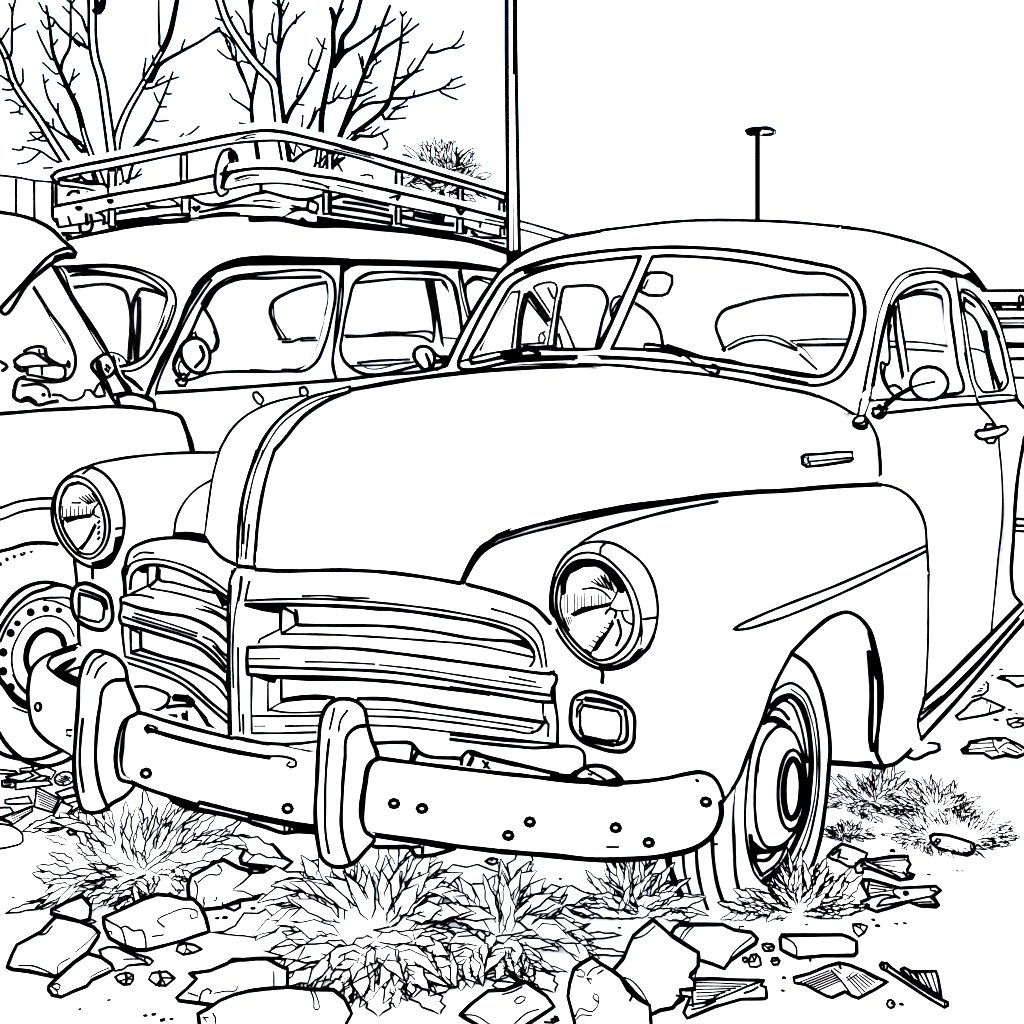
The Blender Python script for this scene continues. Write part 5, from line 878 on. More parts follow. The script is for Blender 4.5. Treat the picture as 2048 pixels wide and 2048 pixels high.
tree('bare forked tree with leaning trunks right behind the peak of the roof rack', [
    ('D', [(480, 2500), (505, 1100), (470, 850), (440, 690), (425, 560), (405, 460), (330, 380), (230, 250), (150, 120), (95, -40)], 32, 20, 7),
    ('D', [(330, 2500), (335, 1000), (310, 800), (290, 680), (285, 560), (300, 480), (318, 390)], 22, 8, 6),
    ('D', [(520, 1050), (470, 720), (455, 600), (440, 480), (432, 360), (435, 240), (445, 110), (430, -20)], 12, 9, 5)], [
    ('D', [(320, 390), (300, 300), (285, 180), (280, 60), (265, -40)], 10, 7), ('D', [(280, 60), (295, -20)], 7, 6), ('D', [(270, 190), (235, 110), (195, 60)], 6, 4), ('D', [(285, 560), (260, 480), (215, 360), (160, 270), (140, 220)], 6, 3), ('D', [(285, 540), (270, 500), (200, 340), (195, 265), (115, 175), (0, 225)], 5, 4),
    ('D', [(215, 350), (150, 320), (95, 275)], 5, 3), ('D', [(290, 355), (215, 345)], 4, 4), ('D', [(275, 610), (220, 570), (180, 545), (163, 515)], 6, 3), ('D', [(285, 700), (215, 678)], 5, 3), ('D', [(160, 110), (180, 90)], 4, 3), ('D', [(130, 115), (85, 100)], 5, 4), ('D', [(350, 350), (370, 240), (382, 185)], 5, 3), ('D', [(355, 270), (322, 228)], 4, 3), ('D', [(425, 240), (398, 160), (412, 70)], 6, 4), ('D', [(435, 300), (480, 170), (530, 110), (580, 62)], 7, 4), ('D', [(525, 130), (532, 80)], 4, 3), ('D', [(447, 110), (490, 15)], 5, 3), ('D', [(440, 50), (400, 12)], 5, 3), ('D', [(455, 60), (470, -20)], 5, 4),
    ('D', [(465, 690), (500, 610), (570, 510), (630, 400), (665, 310), (690, 210)], 10, 4), ('D', [(545, 540), (565, 425)], 5, 3), ('D', [(530, 575), (575, 580)], 5, 4), ('D', [(635, 390), (600, 355), (620, 272)], 5, 3), ('D', [(680, 265), (643, 208)], 5, 3), ('D', [(640, 395), (660, 388)], 4, 3), ('D', [(680, 265), (698, 270)], 4, 3),
    ('D', [(100, 150), (125, 190), (165, 240), (185, 320)], 5, 3)], d + .6, (-2.1, 10.6))
tree('bare tree with long limbs sweeping right above the roof rack', [
    ('D', [(640, 2500), (650, 900), (668, 760), (672, 640), (690, 540), (715, 420), (735, 300), (735, 180), (730, 60), (718, 45)], 24, 10, 6),
    ('D', [(600, 1300), (700, 900), (770, 760), (830, 600), (880, 480), (930, 350), (980, 220), (1010, 130), (1050, 30)], 18, 7, 6),
    ('D', [(560, 1400), (750, 860), (850, 740), (930, 680), (1000, 620), (1055, 540)], 16, 10, 5)], [
    ('D', [(740, 330), (790, 200), (840, 140), (895, -20)], 12, 8), ('D', [(735, 180), (760, 90), (795, -20)], 8, 6), ('D', [(755, 110), (792, 48)], 5, 3), ('D', [(735, 120), (718, 45)], 6, 4), ('D', [(740, 370), (790, 300), (880, 240), (950, 190), (1000, 150)], 9, 6), ('D', [(950, 190), (970, 140)], 5, 4), ('D', [(1010, 140), (1080, 103)], 6, 4), ('D', [(765, 320), (795, 190)], 6, 4), ('D', [(780, 310), (815, 265)], 4, 3),
    ('D', [(710, 570), (780, 510), (808, 470)], 7, 3), ('D', [(735, 540), (765, 455)], 5, 3), ('D', [(770, 540), (835, 535), (835, 495)], 5, 4),
    ('D', [(895, 450), (890, 350), (875, 295)], 7, 4), ('D', [(900, 360), (895, 310)], 6, 4), ('D', [(930, 350), (1000, 280), (1110, 205), (1210, 130)], 9, 4), ('D', [(1110, 210), (1118, 90)], 7, 4), ('D', [(1118, 90), (1105, 65)], 5, 3), ('D', [(1118, 90), (1140, 65)], 5, 3), ('D', [(1125, 165), (1168, 100)], 5, 3), ('D', [(1110, 240), (1152, 232)], 5, 3), ('D', [(920, 430), (960, 360), (1000, 335)], 7, 4), ('D', [(975, 350), (972, 325)], 4, 3), ('D', [(915, 452), (952, 460)], 5, 3), ('D', [(870, 530), (930, 510), (980, 480)], 7, 3),
    ('D', [(1110, 215), (1100, 300), (1080, 400), (1050, 540)], 7, 7), ('D', [(1055, 530), (1120, 450), (1190, 390), (1240, 310), (1285, 240)], 9, 5), ('D', [(1270, 290), (1380, 265), (1420, 265), (1460, 245)], 7, 4), ('D', [(1390, 260), (1440, 210), (1455, 170)], 5, 3), ('D', [(1080, 430), (1160, 410), (1235, 382)], 6, 4), ('D', [(1150, 405), (1188, 322)], 5, 3),
    ('D', [(1050, 545), (1150, 540), (1250, 515), (1350, 480), (1400, 440), (1448, 422)], 7, 4), ('D', [(1320, 495), (1370, 530), (1420, 550)], 6, 3), ('D', [(1340, 490), (1400, 488), (1465, 463)], 5, 3), ('D', [(1175, 535), (1185, 500)], 4, 3), ('D', [(1370, 475), (1390, 435)], 4, 3),
    ('D', [(800, 700), (860, 610), (920, 575), (1050, 545)], 8, 7), ('D', [(870, 600), (900, 560), (970, 528)], 6, 3), ('D', [(900, 710), (960, 650), (1030, 600), (1050, 550)], 6, 6), ('D', [(1020, 660), (1080, 605), (1148, 585)], 7, 4), ('D', [(1030, 655), (1135, 652)], 6, 5), ('D', [(1060, 600), (1140, 555)], 4, 3),
    ('D', [(830, 780), (880, 750), (950, 755), (1000, 735), (1045, 712)], 9, 4), ('D', [(940, 755), (990, 700)], 5, 3), ('D', [(840, 730), (900, 725), (950, 700)], 6, 4), ('D', [(940, 850), (990, 835), (1035, 810)], 6, 4), ('D', [(590, 720), (630, 650), (660, 600)], 8, 5), ('D', [(600, 710), (638, 590)], 5, 3), ('D', [(568, 740), (568, 635)], 5, 4), ('D', [(580, 720), (590, 740)], 5, 4),
    ('D', [(500, 900), (600, 830), (630, 820)], 8, 6), ('D', [(620, 960), (640, 820)], 7, 6), ('D', [(490, 800), (520, 860), (530, 800)], 5, 4), ('D', [(660, 960), (720, 900), (800, 870)], 12, 6), ('D', [(720, 930), (800, 870)], 8, 5), ('D', [(655, 900), (690, 860)], 6, 4),
    ('D', [(830, 1000), (880, 975), (950, 970), (955, 985), (880, 1000), (840, 1000)], 5, 5)], d + 1.2, (-1.4, 11.2))
# ------------------------------------------------------------------ leafy plants: individual blades with dark rims
def blade(mb, base, az, el0, L, W, droop, rim, ser=0.0, seg=7, twist=0.0):
    """one narrow leaf: starts at elevation el0, bends down by droop, pale inside with a dark rim"""
    p = Vector(base); h = Vector((math.cos(az), math.sin(az), 0)); rows = []; el = el0
    face = Vector((0, -.75, .66))                    # leaf faces turn to the open, brighter side
    for i in range(seg + 1):
        t = i / seg
        dirv = h * math.cos(el) + Vector((0, 0, 1)) * math.sin(el)
        s0 = dirv.cross(face)
        s0 = s0.normalized() if s0.length > .15 else Vector((-h.y, h.x, 0))
        n0 = s0.cross(dirv)
        s2 = s0 * math.cos(twist) + n0 * math.sin(twist)
        w = W * (math.sin(math.pi * min(1, (t * .93 + .05)) ** .8)) * .5
        if 0 < i < seg: w *= 1 + (ser if i % 2 else -ser)
        rows.append((p - s2 * w, p + s2 * w))
        p = p + dirv * (L / seg); el -= droop / seg
    lo = .004 + random.random() * .004
    rows = [tuple(Vector((v.x, v.y, max(v.z, lo))) for v in r) for r in rows]
    V = [v for r in rows for v in r]
    mb.add(V, [(i * 2, i * 2 + 1, i * 2 + 3, i * 2 + 2) for i in range(seg)], 0)
    up = Vector((0, -.002, .002))
    for k in (0, 1):
        P = [r[k] + up for r in rows]; n = len(P)
        mb.tube(P, [rim * .5 * (1.0 if 0 < i < n - 1 else .6) for i in range(n)], 1, 4, False)
def gpt(x, y, z=0.0):
    return pt(x, y, depth(x, y, ('z', z)))
def vec_dir(th, lift=0.0):
    """leaf direction for a fan angle: upper leaves rise, lower ones lie forward on the ground"""
    c, s = math.cos(th), math.sin(th)
    v = Vector((c, .3 * s, s)) if s >= 0 else Vector((c, 1.35 * s, .10))
    v.z += lift; v.normalize()
    return math.atan2(v.y, v.x), math.asin(max(-1, min(1, v.z)))
def weed(label, cx, cy, rx, up, dn, n, L, W, rim=3.4, seed=1, inner=.2, fronds=0, a0=-180, a1=180, ser=.2):
    random.seed(seed); c = gpt(cx, cy); s = c.y / F
    t = thing('weed', label, 'plant', tuple(c), 'low leafy weeds on the bare ground'); mb = MB()
    for k in range(n):
        th = math.radians(a0 + (a1 - a0) * (k + random.random()) / n)
        r = inner + (1 - inner) * random.random() ** .7
        ry = up if math.sin(th) > 0 else dn
        px, py = cx + rx * r * math.cos(th), cy - ry * r * math.sin(th)
        hz = max(0, math.sin(th)) * r * up * s * .55            # upper leaves sit on a low dome
        py2 = py + hz / s
        b = gpt(px, max(py2, 1300), 0) + Vector((0, 0, hz + .006))
        az, el = vec_dir(th + random.uniform(-.35, .35), random.uniform(-.05, .25))
        ll = L * s * random.uniform(.6, 1.25)
        blade(mb, b - Vector((math.cos(az), math.sin(az), 0)) * ll * .4, az, el, ll, W * s * random.uniform(.7, 1.25), random.uniform(-.1, .5), rim * s * random.uniform(.75, 1.15), ser, 6, random.uniform(-.7, .7))
    for k in range(fronds):
        th = math.radians(a0 + (a1 - a0) * (k + .5 + random.uniform(-.25, .25)) / fronds)
        az, el = vec_dir(th, .3); fl = (rx if abs(math.cos(th)) > .6 else (up if math.sin(th) > 0 else dn * 1.5)) * s * random.uniform(.8, 1.1)
        p = c + Vector((math.cos(az), math.sin(az), 0)) * fl * .12 + Vector((0, 0, .01)); m = 8; h = Vector((math.cos(az), math.sin(az), 0))
        for i in range(m):
            e2 = el - 1.1 * (i / m) ** 1.3
            st = h * math.cos(e2) + Vector((0, 0, math.sin(e2)))
            p = p + st * fl / (m + 2)
            if p.z < .008: p.z = .008
            if i > 1:
                for sd in (-1, 1):
                    ll = L * s * random.uniform(.65, 1.15) * (1.15 - .45 * abs(i / m - .55))
                    blade(mb, p, az + sd * random.uniform(.35, .8), e2 + random.uniform(-.1, .25), ll, W * s * random.uniform(.7, 1.15), random.uniform(.1, .6), rim * s * random.uniform(.75, 1.1), .12, 5, random.uniform(-.5, .5))
        blade(mb, p, az, e2, L * 1.9 * s, W * 1.7 * s, .5, rim * s * 1.15, .2, 7, random.uniform(-.3, .3))
    mb.build('leaves', t, M['leaf']); return t
weed('widest spreading weed with long feathery leaves below the middle of the bumper', 758, 1885, 208, 138, 125, 32, 94, 32, 4.5, 3, .05, 13)
weed('feathery weed between the widest weed and the large pale slab', 1005, 1878, 160, 100, 90, 26, 78, 27, 4.3, 4, .05, 10)
weed('rounded bristly weed under the left part of the bumper', 288, 1752, 212, 122, 72, 105, 62, 18, 4.0, 5, .1, 6)
weed('upright weed just left of the front tyre tread', 1262, 1835, 112, 105, 28, 66, 70, 19, 4.1, 6, .1, 0, -20, 200)
weed('spiky weed at the foot of the front tyre', 1590, 1832, 130, 80, 34, 84, 56, 16, 3.9, 7, .15, 0, -25, 205)
weed('bushy weed under the rear edge of the front fender', 1745, 1608, 90, 52, 36, 110, 34, 9, 2.8, 8, .1)
weed('loose weed between the bushy weed and the round ended pipe', 1868, 1628, 85, 46, 20, 80, 32, 8.5, 2.8, 11, .3, 0, -30, 210)
weed('low weed around the round ended pipe right of the wheel', 1905, 1680, 125, 48, 36, 110, 30, 8, 2.8, 9, .45)
weed('thin strip of short weed directly right of the front wheel', 1690, 1676, 56, 16, 10, 60, 20, 7, 2.8, 10, .0)
# bush behind the rack
random.seed(21); bd = 10.5
bt = thing('bush', 'round spiky bush beyond the right end of the roof rack', 'bush', (-.66, bd, 0))
mb = MB()
for k in range(260):
    ox, oy = random.choice(((868, 345), (898, 345), (915, 365), (885, 375), (885, 390)))
    a = random.uniform(-.6, math.pi + .6); yv = random.uniform(-.8, .5)
    v = Vector((math.cos(a), yv, math.sin(a))).normalized()
    b0 = pt(ox, oy, bd) + v * random.uniform(.03, .20)
    blade(mb, b0, math.atan2(v.y, v.x), math.asin(v.z), random.uniform(.11, .18), random.uniform(.04, .065), random.uniform(-.2, .3), .0135, .1, 4, random.uniform(-.9, .9))
mb.build('leaves', bt, M['leaf'])
mb = MB(); mb.tube([(-.66, bd, 0), (-.65, bd, 1.2), (-.64, bd, 3.1)], [.06, .05, .03], 1, 7)
for k in range(8): mb.tube([(-.65, bd, 1.6 + k * .12), (-.65 + random.uniform(-.3, .3), bd + random.uniform(-.2, .2), 2.7 + random.uniform(0, .4))], [.02, .008], 1, 5)
mb.build('stem', bt, M['bark'])
# ------------------------------------------------------------------ stones, slabs, bricks, wood
def lump(name, label, cat, view, pts, h, lines=(), fills=(), w=9, grp=None, sharp=True, bulge=0.0, sp=None):
    P2 = zz(view, pts); cx = sum(p[0] for p in P2) / len(P2); cy = sum(p[1] for p in P2) / len(P2)
    c = gpt(cx, cy); o = None
    lines = [(l[0], l[1], l[2] * .68) + tuple(l[3:]) for l in lines]
    al = .72 if h < .045 else .55 if h < .085 else .38
    p = Patch(loop(view, pts, sp or ('lump', al), w * .9, sharp), ext=(0, .01, -h - .02), bulge=bulge, dens=10, lines=lines, fills=fills)
    ob = p.mb.build(name, None, M['stone']); tag(ob, label, cat, grp); return ob
VIEW['L2'] = VIEW['L']
lump('stone_slab', 'tilted flat slab, leftmost piece in the bottom left corner', 'slab', 'L', [(395, 1172), (290, 1280), (200, 1330), (120, 1372), (85, 1440), (50, 1530), (90, 1548), (200, 1560), (370, 1598), (410, 1590), (530, 1490), (620, 1425), (690, 1320), (700, 1290), (660, 1250), (560, 1210)], .06,
     lines=[('L', [(130, 1520), (220, 1520), (310, 1550), (390, 1592)], 6), ('L', [(405, 1590), (405, 1530), (495, 1465)], 6), ('L', [(530, 1425), (600, 1370), (680, 1290)], 5), ('L', [(270, 1300), (310, 1300), (370, 1240)], 7)])
lump('stone_slab', 'flat slab edge half hidden between the tilted slab and the bristly weed', 'slab', 'L', [(580, 1030), (460, 1075), (365, 1125), (360, 1155), (400, 1165), (480, 1185), (560, 1210), (630, 1200), (640, 1100)], .05, lines=[('L', [(380, 1125), (425, 1142)], 5), ('L', [(570, 1200), (610, 1190), (680, 1212), (610, 1225)], 6), ('L', [(645, 1080), (630, 1180)], 6)])
lump('broken_pipe', 'short rolled pipe piece under the tilted slab', 'pipe', 'L', [(620, 1435), (520, 1500), (410, 1600), (345, 1660), (340, 1690), (370, 1730), (430, 1742), (520, 1700), (610, 1665), (650, 1620), (740, 1580), (800, 1548), (785, 1510), (720, 1465)], .09,
     lines=[('L', [(360, 1665), (405, 1705), (410, 1740)], 6), ('L', [(365, 1660), (400, 1645), (425, 1660), (415, 1690), (390, 1685)], 6), ('L', [(630, 1605), (690, 1570), (770, 1535)], 5)])
lump('stone_block', 'thick squared block with a chipped corner in front of the bristly weed', 'block', 'L', [(725, 1180), (820, 1140), (910, 1098), (1010, 1050), (1110, 1017), (1200, 1025), (1290, 1050), (1360, 1050), (1410, 1100), (1450, 1180), (1475, 1280), (1380, 1310), (1280, 1345), (1150, 1380), (1030, 1410), (960, 1408), (870, 1380), (770, 1325), (735, 1250)], .12,
     lines=[('L', [(740, 1190), (790, 1220), (850, 1255), (880, 1340), (890, 1390)], 7), ('L', [(860, 1250), (880, 1242), (940, 1275), (1000, 1270), (1025, 1330), (1030, 1408)], 7), ('L', [(1160, 1250), (1110, 1205), (1200, 1150), (1330, 1118), (1390, 1140), (1390, 1180), (1350, 1190), (1340, 1160)], 6), ('L', [(1070, 1315), (1155, 1303)], 6), ('L', [(750, 1275), (785, 1280), (790, 1300)], 5)])
lump('rock', 'angular rock right behind the chipped block', 'rock', 'L', [(1330, 1035), (1325, 950), (1345, 890), (1440, 840), (1520, 790), (1580, 775), (1680, 830), (1750, 850), (1790, 930), (1855, 995), (1810, 1048), (1690, 1060), (1560, 1112), (1430, 1125), (1370, 1060)], .10,
     lines=[('L', [(1395, 935), (1470, 880), (1550, 875), (1565, 850), (1535, 810)], 6), ('L', [(1370, 920), (1390, 960), (1385, 1050)], 6)])
lump('rock', 'low rock between the bristly weed and the middle bumper guard', 'rock', 'M', [(-70, 760), (-30, 690), (10, 665), (90, 685), (160, 668), (200, 710), (235, 755), (298, 790), (235, 842), (120, 820), (0, 812), (-60, 800)], .09, lines=[('M', [(-30, 800), (0, 770), (40, 735), (170, 752)], 5)])
lump('wood_scrap', 'splintered wood scrap under the low rock by the middle bumper guard', 'wood', 'M', [(0, 830), (90, 840), (150, 890), (200, 905), (190, 935), (50, 938), (20, 890)], .03, lines=[('M', [(95, 845), (120, 900), (180, 910)], 6), ('M', [(20, 860), (40, 900)], 5), ('M', [(110, 900), (160, 930)], 5)])
lump('wood_stick', 'pointed stick with a knob end beside the chipped block', 'stick', 'L', [(700, 1410), (760, 1388), (850, 1395), (960, 1440), (1050, 1465), (1080, 1490), (1055, 1515), (1000, 1510), (900, 1520), (870, 1545), (810, 1558), (790, 1510), (720, 1460)], .04, w=6, lines=[('L', [(720, 1405), (790, 1385), (880, 1420), (1000, 1480), (1040, 1500)], 7), ('L', [(870, 1475), (1000, 1472)], 6), ('L', [(1020, 1470), (1030, 1510)], 6)])
lump('plank', 'broken plank with a notched end beside the big boulder at the bottom edge', 'plank', 'P', [(380 + .0, 1838), (394, 1850), (352, 1888), (356, 1903), (397, 1908), (480, 1905), (575, 1905), (576, 1865), (574, 1850), (530, 1835), (505, 1828), (470, 1836), (425, 1842)], .06,
     lines=[('L', [(1400, 1785), (1430, 1700), (1465, 1682), (1490, 1700), (1480, 1720)], 8), ('L', [(1510, 1715), (1590, 1700), (1670, 1690), (1672, 1665)], 6), ('L', [(1325, 1712), (1395, 1735)], 6), ('M', [(168, 1560), (168, 1665)], 6), ('L', [(1600, 1505), (1700, 1485)], 6)]) if False else \
lump('plank', 'broken plank with a notched end beside the big boulder at the bottom edge', 'plank', 'L', [(1335, 1575), (1480, 1555), (1600, 1505), (1640, 1475), (1720, 1478), (1800, 1470), (1880, 1470), (1990, 1530), (2028, 1545), (2025, 1690), (1932, 1760), (1600, 1810), (1400, 1785), (1262, 1768), (1245, 1745), (1310, 1690), (1385, 1615)], .06,
     lines=[('L', [(1400, 1785), (1430, 1700), (1465, 1682), (1490, 1700), (1480, 1720)], 8), ('L', [(1510, 1715), (1590, 1700), (1670, 1690), (1672, 1665)], 6), ('L', [(1325, 1712), (1395, 1735)], 6), ('M', [(168, 1560), (168, 1665)], 6), ('L', [(1600, 1505), (1700, 1485)], 6)])
lump('boulder', 'big smooth boulder cut by the bottom edge left of centre', 'boulder', 'L', [(1395, 1860), (1470, 1820), (1550, 1765), (1650, 1725), (1760, 1697), (1880, 1682), (2030, 1672), (2200, 1688), (2350, 1690), (2430, 1755), (2480, 1860), (2440, 1932), (2400, 2050), (1450, 2050), (1405, 1932)], .16,
     lines=[('L', [(1500, 1855), (1520, 1890), (1515, 1940)], 6), ('L', [(1430, 1885), (1470, 1885), (1460, 1920), (1440, 1890)], 6), ('M', [(425, 1690), (450, 1760), (460, 1830), (480, 1830), (475, 1750), (450, 1695)], 6)])
lump('stone_slab', 'slab with a bent corner at the bottom edge right of the widest weed', 'slab', 'M', [(1480, 1870), (1560, 1790), (1680, 1698), (1800, 1690), (1900, 1650), (1945, 1635), (2090, 1735), (2145, 1810), (2040, 1880), (1920, 1960), (1800, 2040), (1640, 1960)], .07, lines=[('M', [(1500, 1868), (1580, 1870), (1700, 1940)], 6), ('M', [(1775, 1725), (1850, 1705), (1920, 1670)], 6), ('N', [(100, 1770), (150, 1735), (180, 1745), (120, 1790), (100, 1770)], 6), ('N', [(100, 1932), (200, 1850), (275, 1828)], 6)])
lump('rock', 'faceted rock standing upright at the bottom edge beside the large slab', 'rock', 'N', [(650, 1462), (700, 1500), (790, 1555), (850, 1600), (900, 1690), (980, 1760), (1055, 1800), (1070, 2000), (550, 2040), (520, 1900), (478, 1735), (492, 1640), (520, 1545), (580, 1500)], .2,
     lines=[('N', [(615, 1590), (650, 1545), (715, 1520)], 6), ('N', [(685, 1580), (730, 1550)], 7), ('N', [(535, 1555), (570, 1548), (600, 1575), (590, 1600), (540, 1590)], 6), ('N', [(690, 1775), (655, 1745), (665, 1718), (690, 1730), (695, 1780), (650, 1845), (560, 1825), (530, 1880)], 6), ('N', [(540, 1900), (560, 1875), (650, 1875)], 5), ('N', [(610, 1610), (645, 1615), (640, 1650), (620, 1620)], 7), ('N', [(915, 1770), (935, 1730)], 9)])
lump('stone_slab', 'largest pale slab, lying below the front tyre at the bottom', 'slab', 'N', [(1080, 1198), (1150, 1255), (1220, 1320), (1310, 1375), (1400, 1428), (1398, 1520), (1340, 1600), (1370, 1625), (1372, 1690), (1270, 1690), (1280, 1740), (1215, 1820), (1130, 1835), (1060, 1870), (1045, 1800), (960, 1720), (870, 1620), (795, 1555), (870, 1470), (910, 1370), (940, 1310), (1010, 1250)], .08,
     lines=[('N', [(945, 1330), (1010, 1310), (1095, 1240)], 6), ('N', [(850, 1600), (900, 1610), (990, 1690), (1050, 1790)], 6), ('N', [(1390, 1540), (1340, 1570), (1330, 1605), (1360, 1615), (1390, 1545)], 6), ('N', [(1060, 1810), (1040, 1850), (1010, 1870), (1030, 1900), (1070, 1870)], 8)])
lump('stone_slab', 'flat slab tucked behind the largest pale slab', 'slab', 'N', [(1205, 1300), (1230, 1255), (1265, 1232), (1420, 1230), (1570, 1230), (1650, 1268), (1770, 1285), (1815, 1330), (1800, 1365), (1700, 1430), (1620, 1490), (1580, 1542), (1500, 1510), (1405, 1480), (1400, 1430), (1300, 1365)], .07,
     lines=[('N', [(1270, 1325), (1300, 1275), (1350, 1238)], 6), ('N', [(1290, 1335), (1325, 1285), (1370, 1240)], 5), ('N', [(1615, 1480), (1640, 1440), (1775, 1320)], 6), ('N', [(1640, 1270), (1680, 1280), (1690, 1245), (1720, 1245)], 6)])
wl_ = [('N', [(1385, 1640 + k * 24), (1500, 1642 + k * 22), (1740 - k * 38, 1652 + k * 14)], 5) for k in range(7)]
lump('wood_bundle', 'bundle of split wood slivers beside the largest pale slab', 'wood', 'N', [(1375, 1615), (1500, 1612), (1700, 1620), (1862, 1622), (1840, 1660), (1875, 1672), (1882, 1745), (1860, 1755), (1700, 1758), (1520, 1810), (1320, 1892), (1295, 1850), (1320, 1790), (1340, 1740), (1272, 1735), (1275, 1690), (1370, 1680)], .05, w=8,
     lines=wl_ + [('N', [(1330, 1800), (1480, 1770), (1620, 1720), (1760, 1660), (1860, 1625)], 7), ('N', [(1350, 1830), (1420, 1815), (1520, 1770)], 7), ('N', [(1720, 1715), (1790, 1690), (1820, 1670)], 8), ('N', [(1355, 1690), (1360, 1810)], 8), ('N', [(1375, 1615), (1372, 1690)], 9), ('N', [(1240, 1730), (1300, 1745), (1210, 1820)], 8)])
lump('brick', 'clean rectangular brick in front of the spiky weed', 'brick', 'O', [(225, 1305), (400, 1304), (650, 1302), (700, 1320), (752, 1350), (752, 1430), (735, 1448), (520, 1450), (340, 1466), (280, 1440), (218, 1405), (212, 1330)], .09,
     lines=[('O', [(235, 1318), (310, 1365), (325, 1390), (328, 1460)], 7), ('O', [(425, 1455), (425, 1490)], 9)])
hat = [('O', [(330 + k * 26, 1645 + k * 8), (560 + k * 13, 1555 + k * 12)], 5) for k in range(7)] + [('O', [(735 + k * 30, 1562 + k * 9), (675 + k * 12, 1610 + k * 16)], 3) for k in range(2)] + [('O', [(680 + k * 22, 1600 - k * 4), (790 + k * 18, 1720 - k * 16)], 5) for k in range(8)]
lump('grate', 'diamond shaped hatched grate lying bottom right', 'grate', 'O', [(308, 1605), (420, 1575), (540, 1525), (630, 1500), (700, 1515), (800, 1555), (900, 1605), (970, 1635), (880, 1690), (765, 1750), (720, 1735), (670, 1705), (580, 1745), (540, 1735), (470, 1700), (390, 1655), (315, 1642)], .03, w=8, lines=hat + [('O', [(570, 1550), (640, 1625), (660, 1650), (720, 1735)], 7), ('O', [(590, 1540), (640, 1575)], 6), ('O', [(630, 1510), (640, 1540)], 9)])
lump('wood_stick', 'straight stick lying diagonally at the bottom right', 'stick', 'O', [(915, 1520), (930, 1498), (970, 1505), (990, 1530), (1150, 1640), (1300, 1735), (1395, 1780), (1398, 1800), (1370, 1815), (1250, 1745), (1100, 1645), (960, 1555), (925, 1540)], .04, w=8, lines=[('O', [(970, 1510), (965, 1545)], 6), ('O', [(935, 1515), (950, 1530)], 8), ('O', [(1370, 1785), (1375, 1805)], 5)])
lump('wood_fan', 'fan of wood slats resting against the diagonal stick', 'wood', 'O', [(1062, 1550), (1090, 1535), (1140, 1562), (1220, 1560), (1310, 1558), (1325, 1600), (1340, 1680), (1350, 1750), (1300, 1715), (1200, 1650), (1120, 1600)], .03, w=8, lines=[('O', [(1080, 1555), (1120, 1595)], 8), ('O', [(1110, 1550), (1160, 1625)], 6), ('O', [(1150, 1570), (1215, 1655)], 6), ('O', [(1175, 1570), (1190, 1620)], 8), ('O', [(1190, 1565), (1265, 1690)], 6), ('O', [(1230, 1565), (1290, 1710)], 8), ('O', [(1275, 1562), (1325, 1720)], 6)])
lump('wood_scrap', 'split wood piece with knots, topmost right of the spiky weed', 'wood', 'O', [(780, 775), (880, 770), (1000, 748), (1112, 745), (1118, 785), (1132, 805), (1108, 845), (1110, 862), (1160, 880), (1140, 905), (1055, 915), (960, 880), (850, 840), (800, 835), (795, 865), (750, 865), (738, 820)], .05, w=8,
     lines=[('O', [(830, 775), (1000, 762), (1100, 758)], 5), ('O', [(860, 795), (1000, 782), (1090, 775)], 5), ('O', [(870, 805), (1020, 820)], 5), ('O', [(900, 830), (1000, 850), (1080, 870)], 5), ('O', [(820, 785), (880, 810), (1000, 865), (1060, 900)], 7), ('O', [(790, 800), (850, 825), (960, 870), (1050, 905)], 7), ('O', [(740, 800), (780, 790), (810, 800), (780, 820)], 9), ('O', [(1090, 770), (1115, 790)], 5), ('O', [(1080, 860), (1120, 895), (1140, 880)], 9)])
lump('wood_scrap', 'two crossed boards, between the brick and the knotted wood piece', 'wood', 'O', [(773, 915), (850, 915), (960, 945), (1060, 972), (1200, 965), (1310, 958), (1345, 990), (1290, 1030), (1310, 1060), (1332, 1095), (1310, 1108), (1200, 1102), (1120, 1072), (1000, 1110), (895, 1140), (790, 1098), (785, 1070), (840, 1050), (825, 1010), (800, 970)], .05, w=8,
     lines=[('O', [(840, 930), (830, 1000), (850, 1040)], 8), ('O', [(800, 920), (815, 1000)], 7), ('O', [(850, 950), (1000, 975)], 6), ('O', [(850, 975), (960, 985)], 5), ('O', [(840, 1010), (1000, 990)], 5), ('O', [(850, 1040), (960, 1020), (1060, 1045)], 8), ('O', [(1060, 972), (1010, 985), (1010, 1005), (1060, 1045)], 7), ('O', [(895, 1105), (930, 1060), (1020, 1035)], 8), ('O', [(900, 1100), (1080, 1070), (1280, 1030)], 8), ('O', ell(1100, 1010, 16, 10), 9, True), ('O', [(1270, 965), (1275, 990), (1310, 995)], 8), ('O', [(820, 1085), (845, 1095)], 9), ('O', [(1160, 1075), (1280, 1070)], 6), ('O', [(1180, 1090), (1310, 1085)], 6), ('O', [(1270, 1040), (1310, 1075)], 6)])
lump('rock', 'small rock at the right foot of the front tyre', 'rock', 'O', [(545, 750), (590, 700), (650, 662), (740, 690), (828, 728), (800, 790), (740, 825), (690, 820), (630, 785), (580, 770)], .06, w=7, lines=[('O', [(580, 740), (640, 700), (620, 760)], 8), ('O', [(620, 750), (690, 770)], 7), ('O', [(640, 720), (620, 745)], 6)])
